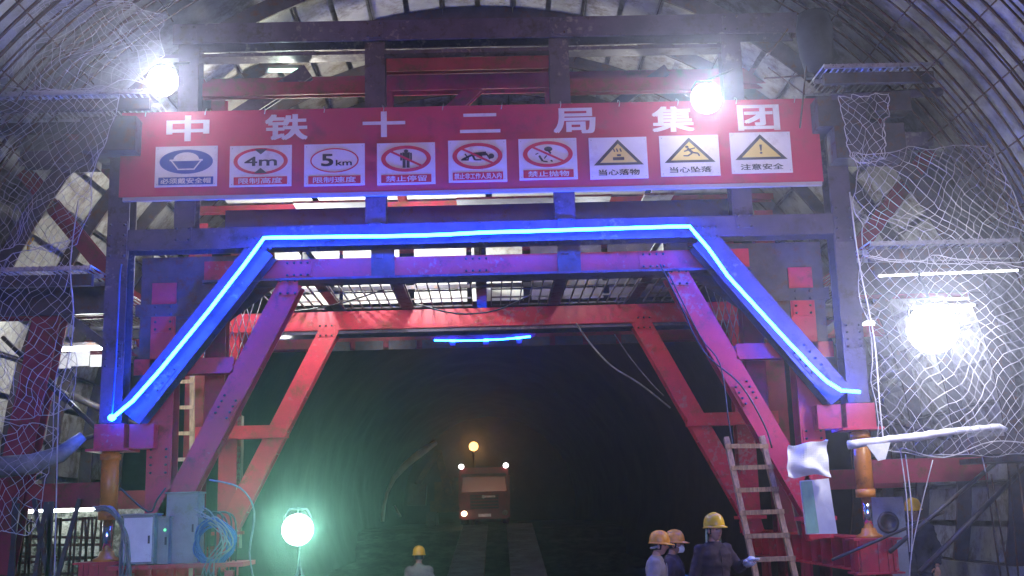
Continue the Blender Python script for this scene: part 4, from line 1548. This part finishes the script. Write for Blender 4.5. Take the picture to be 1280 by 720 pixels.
bp = mb.build('bumper', 'truck_red', TR)
mb = MB()
mb.box((bx, TY-.285, tz+.45), (.6, .02, .15))
mb.build('number_plate', 'galvanised', bp)
for s, m_ in ((-1, 'head_warm'), (1, 'galvanised')):
    mb = MB()
    mb.lathe((bx+s*.98, TY-.27, tz+.56), (0, -1, 0), [(.14, 0), (.14, .03), (.1, .05), (0, .06)], 16)
    mb.build('headlight', m_, TR)
    mb = MB()
    mb.lathe((bx+s*1.08, TY-.1, tz+3.02), (0, -1, 0), [(0, -.12), (.1, -.08), (.13, 0), (.1, .03), (0, .04)], 14)
    mb.build('roof_lamp', 'head_lamp', TR)
    mb = MB()
    mb.tube([(bx+s*1.2, TY+.2, tz+2.5), (bx+s*1.45, TY-.15, tz+2.45), (bx+s*1.45, TY-.15, tz+1.7)], .025, 6)
    mb.box((bx+s*1.45, TY-.18, tz+2.05), (.2, .08, .5))
    mb.build('mirror', 'truck_dark', TR)
    for y in (TY+.7, TY+3.9, TY+5.3):
        wh = part('wheel', lambda mb: mb.lathe((bx+s*.85, y, tz+.5), (s, 0, 0), [(0, 0), (.3, 0), (.48, .03), (.5, .06), (.5, .3), (.46, .34), (.3, .34), (.25, .25), (0, .25)], 24), 'rubber', TR)
lamp_light('beam_glow', TR, (bx-.98, TY-.6, tz+.56), (1, .8, .5), 6, .12)
mb = MB()
mb.prism([(bx-1.2, tz+1.0), (bx+1.2, tz+1.0), (bx+1.3, tz+2.6), (bx-1.3, tz+2.6)], TY+1.9, TY+6.6)
mb.box((bx, TY+1.7, tz+2.85), (2.4, .9, .12))
mb.build('tipper_body', 'truck_red', TR)
mb = MB()
mb.box((bx, TY+3.3, tz+.75), (.9, 6.2, .3))
mb.build('chassis', 'truck_dark', TR)

# pale curved hose standing up from the floor beside the truck
mb = MB()
mb.tube([P(478, 652, 62), P(480, 632, 62), P(484, 615, 62), P(493, 597, 62), P(508, 580, 62), P(526, 566, 62), P(545, 553, 62.5)], [.1, .1, .1, .13, .2, .22, .12], 8)
tag(mb.build('curved_duct', 'membrane'), 'pale curved duct arching up beside the truck', 'duct')
mb = MB()
mb.cyl(P(493, 632, 62), P(501, 646, 62), .06, 6)
tag(mb.build('short_pole', 'membrane'), 'short pale pole leaning under the curved duct', 'pole')
# excavator boom behind the truck: dark silhouette with an orange arm
EX = thing('excavator', 'dim orange excavator behind the truck with its arm raised', 'excavator', (tp.x-2.0, 70, 1.2))
ex = tp.x-2.2
part('boom', lambda mb: (mb.bar((ex, 70, 3.0), (ex-.6, 69, 5.6), .45, .4), mb.bar((ex-.6, 69, 5.6), (ex-1.8, 67.5, 3.6), .35, .3)), 'darkened_orange', EX)
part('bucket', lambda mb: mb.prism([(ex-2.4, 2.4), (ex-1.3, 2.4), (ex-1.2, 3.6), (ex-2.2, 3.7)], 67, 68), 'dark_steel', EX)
part('cab', lambda mb: mb.box((ex, 71, 2.9), (1.8, 2.2, 1.8)), 'darkened_orange', EX)
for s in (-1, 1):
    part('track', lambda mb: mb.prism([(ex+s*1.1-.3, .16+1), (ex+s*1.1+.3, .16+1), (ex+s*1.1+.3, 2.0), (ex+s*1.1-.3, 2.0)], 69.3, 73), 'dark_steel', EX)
part('engine_deck', lambda mb: mb.box((ex, 72, 2.3), (2.4, 3.2, .7)), 'darkened_orange', EX)


# ------------------------------------------------------------------ people
def skin_mesh(joints, edges, sub=2):
    """joints: name -> (co, radius)"""
    names = list(joints)
    me = bpy.data.meshes.new('skin')
    me.from_pydata([joints[n][0] for n in names], [(names.index(a), names.index(b)) for a, b in edges], [])
    o = bpy.data.objects.new('skin', me)
    COL.objects.link(o)
    md = o.modifiers.new('skin', 'SKIN')
    md.use_smooth_shade = True
    md.branch_smoothing = .6
    for i, n in enumerate(names):
        r = joints[n][1]
        me.skin_vertices[0].data[i].radius = r if isinstance(r, tuple) else (r, r)
    me.skin_vertices[0].data[0].use_root = True
    o.modifiers.new('sub', 'SUBSURF').levels = sub
    dg = bpy.context.evaluated_depsgraph_get()
    out = bpy.data.meshes.new_from_object(o.evaluated_get(dg))
    bpy.data.objects.remove(o)
    return out


def fuse(mb, voxel, smooth=6):
    """melts the overlapping pieces of a builder into one continuous skin"""
    me = bpy.data.meshes.new('fused')
    me.from_pydata([tuple(v) for v in mb.v], [], mb.f)
    bm = bmesh.new()
    bm.from_mesh(me)
    bmesh.ops.recalc_face_normals(bm, faces=bm.faces)
    bm.to_mesh(me)
    bm.free()
    o = bpy.data.objects.new('fused', me)
    COL.objects.link(o)
    md = o.modifiers.new('remesh', 'REMESH')
    md.mode = 'VOXEL'
    md.voxel_size = voxel
    sm = o.modifiers.new('smooth', 'SMOOTH')
    sm.iterations = smooth
    sm.factor = .5
    dg = bpy.context.evaluated_depsgraph_get()
    out = bpy.data.meshes.new_from_object(o.evaluated_get(dg))
    bpy.data.objects.remove(o)
    return out


def person(loc, rz, H, label, jacket, trousers='trousers', hat='hat_yellow', mask=False, head_yaw=0, head_pitch=0, lean=0, arms=None, neck_cloth=None, strap=None, glove=False, hat_tilt=0):
    """local frame: faces -y, feet on z=0"""
    k = H/1.72
    R = thing('person', label, 'person', tuple(loc), 'workers in hard hats')
    R.rotation_euler = (0, 0, rz)
    fz = lambda x, y, z: Vector((x*k, (y-lean*max(0, z-.9))*k, z*k))
    J = {}
    def j(n, x, y, z, r):
        J[n] = (fz(x, y, z), r*k if not isinstance(r, tuple) else tuple(q*k for q in r))
    j('pelvis', 0, 0, .95, (.15, .11))
    j('waist', 0, .0, 1.08, (.14, .105))
    j('chest', 0, .01, 1.26, (.165, .115))
    j('collar', 0, .015, 1.40, (.11, .08))
    j('neck', 0, .0, 1.47, .058)
    j('skull', 0, -.015, 1.56, .06)
    arms = arms or {}
    for s, t in ((1, 'l'), (-1, 'r')):
        e, h = arms.get(t, ((s*.25, .03, 1.10), (s*.25, -.06, .86)))
        j('sh'+t, s*.17, .015, 1.385, .07)
        j('el'+t, *e, .045)
        j('wr'+t, *h, .03)
        j('hip'+t, s*.09, .0, .88, .09)
        j('kn'+t, s*.10, -.02, .49, .058)
        j('an'+t, s*.10, .02, .09, .042)
        j('to'+t, s*.11, -.13, .04, .04)
    def torso(mb, g, rings):
        n = 24
        vs_, fs_ = [], []
        for z, rx_, ry_, yo in rings:
            for q in range(n):
                a = 2*math.pi*q/n
                ca, sa = math.cos(a), math.sin(a)
                ex_ = 2/2.5
                vs_.append(fz((rx_+g)*math.copysign(abs(ca)**ex_, ca), (ry_+g)*math.copysign(abs(sa)**ex_, sa)+yo, z))
        for r_ in range(len(rings)-1):
            for q in range(n):
                l = (q+1) % n
                fs_.append((r_*n+q, r_*n+l, (r_+1)*n+l, (r_+1)*n+q))
        fs_.append(tuple(range(n))[::-1])
        fs_.append(tuple((len(rings)-1)*n+q for q in range(n)))
        mb.add(vs_, fs_, True)

    def limb(mb, a, b, c, ra, rb, rc):
        pts = [a, a.lerp(b, .5), b.lerp(a, .08)*.5+b.lerp(c, .08)*.5, b.lerp(c, .35), c]
        mb.tube(pts, [ra, (ra*.5+rb*.5)*1.04, rb, rb*.98, rc], 12)
        mb.sphere(a, ra*1.02, 12, 8)
        mb.sphere(b, rb*1.0, 10, 8)

    TOR = [(.80, .155, .105, .0), (.90, .16, .115, .005), (1.0, .148, .105, .0), (1.1, .142, .10, -.005), (1.22, .165, .112, -.008), (1.32, .175, .108, .0), (1.385, .15, .085, .012), (1.43, .085, .065, .015), (1.47, .055, .055, .005), (1.53, .052, .055, -.005)]
    mb = MB()
    torso(mb, 0, TOR)
    for t in 'lr':
        limb(mb, J['sh'+t][0]*.96+Vector((0, 0, .02*k)), J['el'+t][0], J['wr'+t][0], .045*k, .042*k, .029*k)
        limb(mb, J['hip'+t][0], J['kn'+t][0], J['an'+t][0], .09*k, .058*k, .04*k)
        mb.tube([J['an'+t][0]+Vector((0, .04*k, -.04*k)), J['to'+t][0]], [.04*k, .035*k], 10)
    bm_ = fuse(mb, .013)
    mb = MB().m('skin')
    mb.mesh_from(bm_, lambda c: c)
    mb.sm = [True]*len(mb.f)
    # hands: palm, four unequal bent fingers and a thumb, grown as skin chains
    for s, t in ((1, 'l'), (-1, 'r')):
        w = J['wr'+t][0]
        d = (w-J['el'+t][0]).normalized()
        side = d.cross(Vector((0, 1, 0)))
        side = side.normalized() if side.length > .05 else Vector((1, 0, 0))
        pn = side.cross(d)
        HJ = {'w': (w, .026*k), 'p': (w+d*.05*k, (.038*k, .02*k)), 'q': (w+d*.085*k, (.038*k, .016*k))}
        HE = [('w', 'p'), ('p', 'q')]
        hm = skin_mesh(HJ, HE, 1)
        mb.mesh_from(hm, lambda c: c)
        for f, (off, ln) in enumerate(((-.03, .065), (-.01, .075), (.01, .07), (.03, .055))):
            b0 = w+d*.08*k+side*off*k
            b1 = b0+d*ln*.55*k-pn*.006*k
            b2 = b1+(d*.8-pn*.6).normalized()*ln*.5*k
            mb.tube([b0-d*.02*k, b0, b1, b2], [.009*k, .009*k, .0085*k, .006*k], 6)
        t0 = w+d*.035*k-side*s*.034*k
        mb.tube([t0, t0+(d*.6-side*s*.8).normalized()*.035*k, t0+(d*.8-side*s*.6).normalized()*.065*k-pn*.01*k], [.012*k, .011*k, .008*k], 6)
    # head with face, sculpted from an ellipsoid
    hc = fz(0, -.03, 1.585)
    HR = Matrix.Rotation(head_yaw, 3, 'Z') @ Matrix.Rotation(head_pitch, 3, 'X')
    nu_, nv_ = 28, 22
    hv, hf = [], []
    for jj in range(nv_+1):
        th = math.pi*jj/nv_
        for ii in range(nu_):
            ph = 2*math.pi*ii/nu_
            x, y, z = math.sin(th)*math.cos(ph), math.sin(th)*math.sin(ph), math.cos(th)
            rx_, ry_, rz_ = .076, .096, .118
            jaw = 1-.28*max(0, -z)**1.3
            px_, py_, pz_ = x*rx_*jaw, y*ry_*(1-.12*max(0, -z)), z*rz_
            if y < -.3:
                g = lambda cx_, cz_, sx_, sz_: math.exp(-((px_-cx_)/sx_)**2-((pz_-cz_)/sz_)**2)
                py_ -= .026*g(0, -.022, .013, .02)+.012*g(0, .0, .01, .025)
                py_ += .012*(g(.031, .008, .017, .012)+g(-.031, .008, .017, .012))
                py_ -= .008*g(0, -.066, .025, .009)+.010*g(0, -.098, .022, .014)
                py_ += .005*g(0, -.057, .03, .004)
                py_ -= .008*(g(.035, .03, .03, .008)+g(-.035, .03, .03, .008))
            hv.append(hc+HR @ (Vector((px_, py_, pz_))*k))
    for jj in range(nv_):
        for ii in range(nu_):
            l = (ii+1) % nu_
            hf.append((jj*nu_+ii, (jj+1)*nu_+ii, (jj+1)*nu_+l, jj*nu_+l))
    mb.add(hv, hf, True)
    for s in (-1, 1):    # ears
        c = hc+HR @ (Vector((s*.077, .01, -.005))*k)
        mb.sphere(c, (.012*k, .02*k, .032*k), 8, 6)
    mb.m('print_black')
    for s in (-1, 1):
        c = hc+HR @ (Vector((s*.031, -.079, .007))*k)
        mb.sphere(c, (.012*k, .007*k, .006*k), 8, 6)
        a = hc+HR @ (Vector((s*.018, -.092, .027))*k)
        b = hc+HR @ (Vector((s*.048, -.080, .027))*k)
        mb.tube([a, b], .0035*k, 5)
    mb.m('lips')
    mb.tube([hc+HR @ (Vector((x, -.088+abs(x)*.35, -.062))*k) for x in (-.024, -.01, .01, .024)], .004*k, 5)
    off = Vector(loc)
    def fin(mb, name, m_=None, parent=R):
        mb.v = [v+off for v in mb.v]
        return mb.build(name, m_, parent)
    fin(mb, 'body')
    # hair
    mb = MB()
    vs_, fs_ = [], []
    for jj in range(9):
        th = .2+1.75*jj/8
        for ii in range(24):
            ph = 2*math.pi*ii/24
            x, y, z = math.sin(th)*math.cos(ph), math.sin(th)*math.sin(ph), math.cos(th)
            if y < -.35:
                z = max(z, .35)
            vs_.append(hc+HR @ (Vector((x*.081, y*.101+.004, z*.121))*k))
    for jj in range(8):
        for ii in range(24):
            l = (ii+1) % 24
            fs_.append((jj*24+ii, (jj+1)*24+ii, (jj+1)*24+l, jj*24+l))
    mb.add(vs_, fs_, True)
    fin(mb, 'hair', 'hair')
    # clothes
    mb = MB()
    torso(mb, .024*k, [(.77, .188, .135, .0)]+[(z, rx_+max(0, (1.05-z)*.14), ry_+.006+max(0, (1.05-z)*.1), yo) for z, rx_, ry_, yo in TOR[1:8]]+[(1.462, .05, .048, .008)])
    for t in 'lr':
        w_ = J['wr'+t][0].lerp(J['el'+t][0], .1)
        limb(mb, J['sh'+t][0]*.96+Vector((0, 0, .028*k)), J['el'+t][0], w_, .083*k, .068*k, .054*k)
    cm = fuse(mb, .014, 4)
    mb = MB()
    sd_ = Vector((loc[0]*3, loc[1]*5, 0))
    def fold(c):
        a_ = math.atan2(c.x, -c.y)
        n_ = noise.noise(Vector((c.x*7, c.y*7, c.z*13))+sd_)*.016+noise.noise(Vector((c.x*16, c.y*16, c.z*26))+sd_)*.007
        d = Vector((c.x, c.y, 0))
        q = c+(d.normalized()*n_ if d.length > .01 else d)
        return q
    mb.mesh_from(cm, fold)
    jk = fin(MBs(mb), 'jacket', jacket)
    # front placket and pocket flaps
    mb = MB()
    mb.tube([fz(0, -(.118+.012*math.sin((z-.8)*7))-.03*(1 if z < 1.36 else .6), z) for z in (.80, .9, 1.0, 1.1, 1.2, 1.3, 1.37)], .007*k, 5)
    fin(mb, 'placket', jacket, jk)
    mb = MB()
    mb.tube([fz(.07*math.cos(a), .0+.065*math.sin(a), 1.452+.012*math.sin(a)) for a in [2*math.pi*i/14 for i in range(14)]], .014*k, 6, closed=True)
    fin(mb, 'collar', jacket, jk)
    mb = MB()
    torso(mb, .016*k, [(.84, .15, .105, .005)]+TOR[1:4])
    for t in 'lr':
        limb(mb, J['hip'+t][0], J['kn'+t][0], J['an'+t][0]+Vector((0, 0, .02)), .098*k, .086*k, .078*k)
    cm = fuse(mb, .015, 4)
    mb = MB()
    mb.mesh_from(cm, fold)
    fin(MBs(mb), 'trousers', trousers)
    for t in 'lr':
        an, to = J['an'+t][0], J['to'+t][0]
        mb = MB()
        heel = an+Vector((0, .05*k, -.05*k))
        mb.tube([heel, (heel+to)/2+Vector((0, 0, .01)), to, to+Vector((0, -.05*k, -.005*k))], [.05*k, .055*k, .05*k, .03*k], 10)
        mb.tube([an+Vector((0, .01, -.05*k)), an+Vector((0, .01, .14*k))], .056*k, 10)
        for v_ in mb.v:
            v_.z = max(v_.z, 0.0)
        fin(mb, 'boot', 'boots')
    # hard hat
    TH = HR @ Matrix.Rotation(hat_tilt, 3, 'X')
    mb = MB()
    n = 28
    vs_, fs_ = [], []
    prof = [(1.0, 0.0), (.995, .02), (.97, .05), (.9, .085), (.76, .118), (.55, .142), (.28, .156), (.0, .160)]
    for r_, h_ in prof:
        for i in range(n):
            a = 2*math.pi*i/n
            ridge = .006*math.exp(-(math.cos(a)*r_*.115/.02)**2)*min(1, h_*20)
            vs_.append(hc+TH @ (Vector((r_*.112*math.cos(a), r_*.134*math.sin(a)+.0, .05+h_*.92+ridge))*k))
    for i in range(len(prof)-1):
        for q in range(n):
            l = (q+1) % n
            fs_.append((i*n+q, i*n+l, (i+1)*n+l, (i+1)*n+q))
    mb.add(vs_, fs_, True)
    hh = fin(mb, 'hard_hat', hat)
    mb = MB()
    vs_, fs_ = [], []
    for (ri, z_) in ((.98, .055), (1.0, .045), (None, .037), (None, .027), (.97, .043)):
        for i in range(n):
            a = 2*math.pi*i/n
            f = max(0, -math.sin(a))
            if ri is None:
                rx_, ry_ = .112+.010, .134+.010+.052*f**1.5
                dz_ = -.012*f
            else:
                rx_, ry_, dz_ = .112*ri, .134*ri, 0
            vs_.append(hc+TH @ (Vector((rx_*math.cos(a), ry_*math.sin(a), z_+dz_))*k))
    for i in range(4):
        for q in range(n):
            l = (q+1) % n
            fs_.append((i*n+q, i*n+l, (i+1)*n+l, (i+1)*n+q))
    mb.add(vs_, fs_, True)
    fin(mb, 'brim', hat, hh)
    if strap:
        mb = MB()
        mb.tube([hc+TH @ (Vector((.085*math.cos(a), .10*math.sin(a)+.01, .0-.03*max(0, math.sin(a))))*k) for a in [math.pi*i/12 for i in range(13)]], .016*k, 6)
        fin(mb, 'hat_band', strap)
    if mask:
        mb = MB()
        vs_, fs_ = [], []
        for q in range(7):
            for i in range(9):
                u, v = i/8*2-1, q/6*2-1
                x = u*.058*(1-.15*abs(v))
                y = -.125+.055*u*u+.022*v*v
                vs_.append(hc+HR @ (Vector((x, y, -.055+v*-.048))*k))
        for q in range(6):
            for i in range(8):
                fs_.append((q*9+i, q*9+i+1, (q+1)*9+i+1, (q+1)*9+i))
        nb_ = len(vs_)
        vs2 = [v+HR @ Vector((0, .008, 0)) for v in vs_]
        mb.add(vs_+vs2, fs_+[tuple(reversed([x+nb_ for x in f])) for f in fs_], True)
        for s in (-1, 1):
            mb.tube([hc+HR @ (Vector((s*.056, -.07, -.04))*k), hc+HR @ (Vector((s*.078, .01, .0))*k)], .003*k, 4)
        fin(mb, 'face_mask', 'mask_white')
    if neck_cloth:
        mb = MB()
        vs_, fs_ = [], []
        for q in range(6):
            for i in range(11):
                a = math.pi*(.05+.9*i/10)
                g = 1+.12*q/5
                vs_.append(hc+HR @ (Vector((.092*g*math.cos(a), .112*g*math.sin(a), .03-.032*q))*k))
        for q in range(5):
            for i in range(10):
                fs_.append((q*11+i, q*11+i+1, (q+1)*11+i+1, (q+1)*11+i))
        n0 = len(vs_)
        mb.add(vs_+[v*1.0+Vector((0, .008, 0)) for v in vs_], fs_+[tuple(x+n0 for x in f) for f in fs_], True)
        fin(mb, 'neck_cloth', neck_cloth)
    if glove:
        mb = MB()
        w = J['wrl'][0]
        d = (w-J['ell'][0]).normalized()
        mb.tube([w-d*.06*k, w+d*.02*k, w+d*.07*k, w+d*.11*k, w+d*.13*k], [.05*k, .05*k, .056*k, .05*k, .03*k], 10)
        sd = Vector((1, 0, 0))
        for o_, ln in ((-.036, .07), (-.012, .085), (.012, .08), (.036, .06)):
            mb.tube([w+d*.1*k+sd*o_*k, w+d*(.12+ln*.5)*k+sd*o_*1.2*k, w+d*(.12+ln)*k+sd*o_*1.1*k+Vector((0, -.02*k, 0))], [.015*k, .014*k, .01*k], 6)
        mb.tube([w+d*.03*k-sd*.05*k, w+d*.08*k-sd*.085*k, w+d*.12*k-sd*.09*k], [.018*k, .016*k, .011*k], 6)
        fin(mb, 'glove', 'white_cloth')
    return R


def MBs(mb):
    mb.sm = [True]*len(mb.f)
    return mb


def ground_at(px, Y):
    x = P(px, 650, Y).x
    return V(x, Y, gz(Y))


person(ground_at(523, 19.0), math.radians(178), 1.60, 'man seen from behind in an olive grey jacket walking towards the truck', 'coverall_olive')
person(ground_at(813, 13.75), math.radians(80), 1.60, 'man in a grey coverall and scuffed orange hat standing nearest of the pair', 'coverall_grey', hat='hat_orange', strap='cable_grey', lean=.1, hat_tilt=.05)
person(ground_at(836, 14.35), math.radians(72), 1.62, 'man with a white face mask beside the man in the grey coverall', 'jacket_maroon', hat='hat_orange', mask=True, lean=.05)
person(ground_at(889, 13.05), math.radians(22), 1.72, 'man in a dark maroon jacket with a white glove by the brown ladder', 'jacket_maroon', hat='hat_yellow', neck_cloth='neck_green', glove=True, head_pitch=-.06, head_yaw=.1, lean=.04,
       arms={'l': ((.30, -.04, 1.16), (.27, -.27, 1.22))})
p_ = person(ground_at(1143, 15.7)+V(0, 0, .22), math.radians(-30), 1.72, 'man in dark clothes and a yellow hat in the shade behind the hanging ropes', 'jacket_dark')
mb = MB()
g_ = ground_at(1143, 15.7)
mb.box(g_+V(0, 0, .08), (.9, .8, .28))
tag(mb.build('timber_block', 'timber'), 'low timber block under the man behind the ropes', 'block')
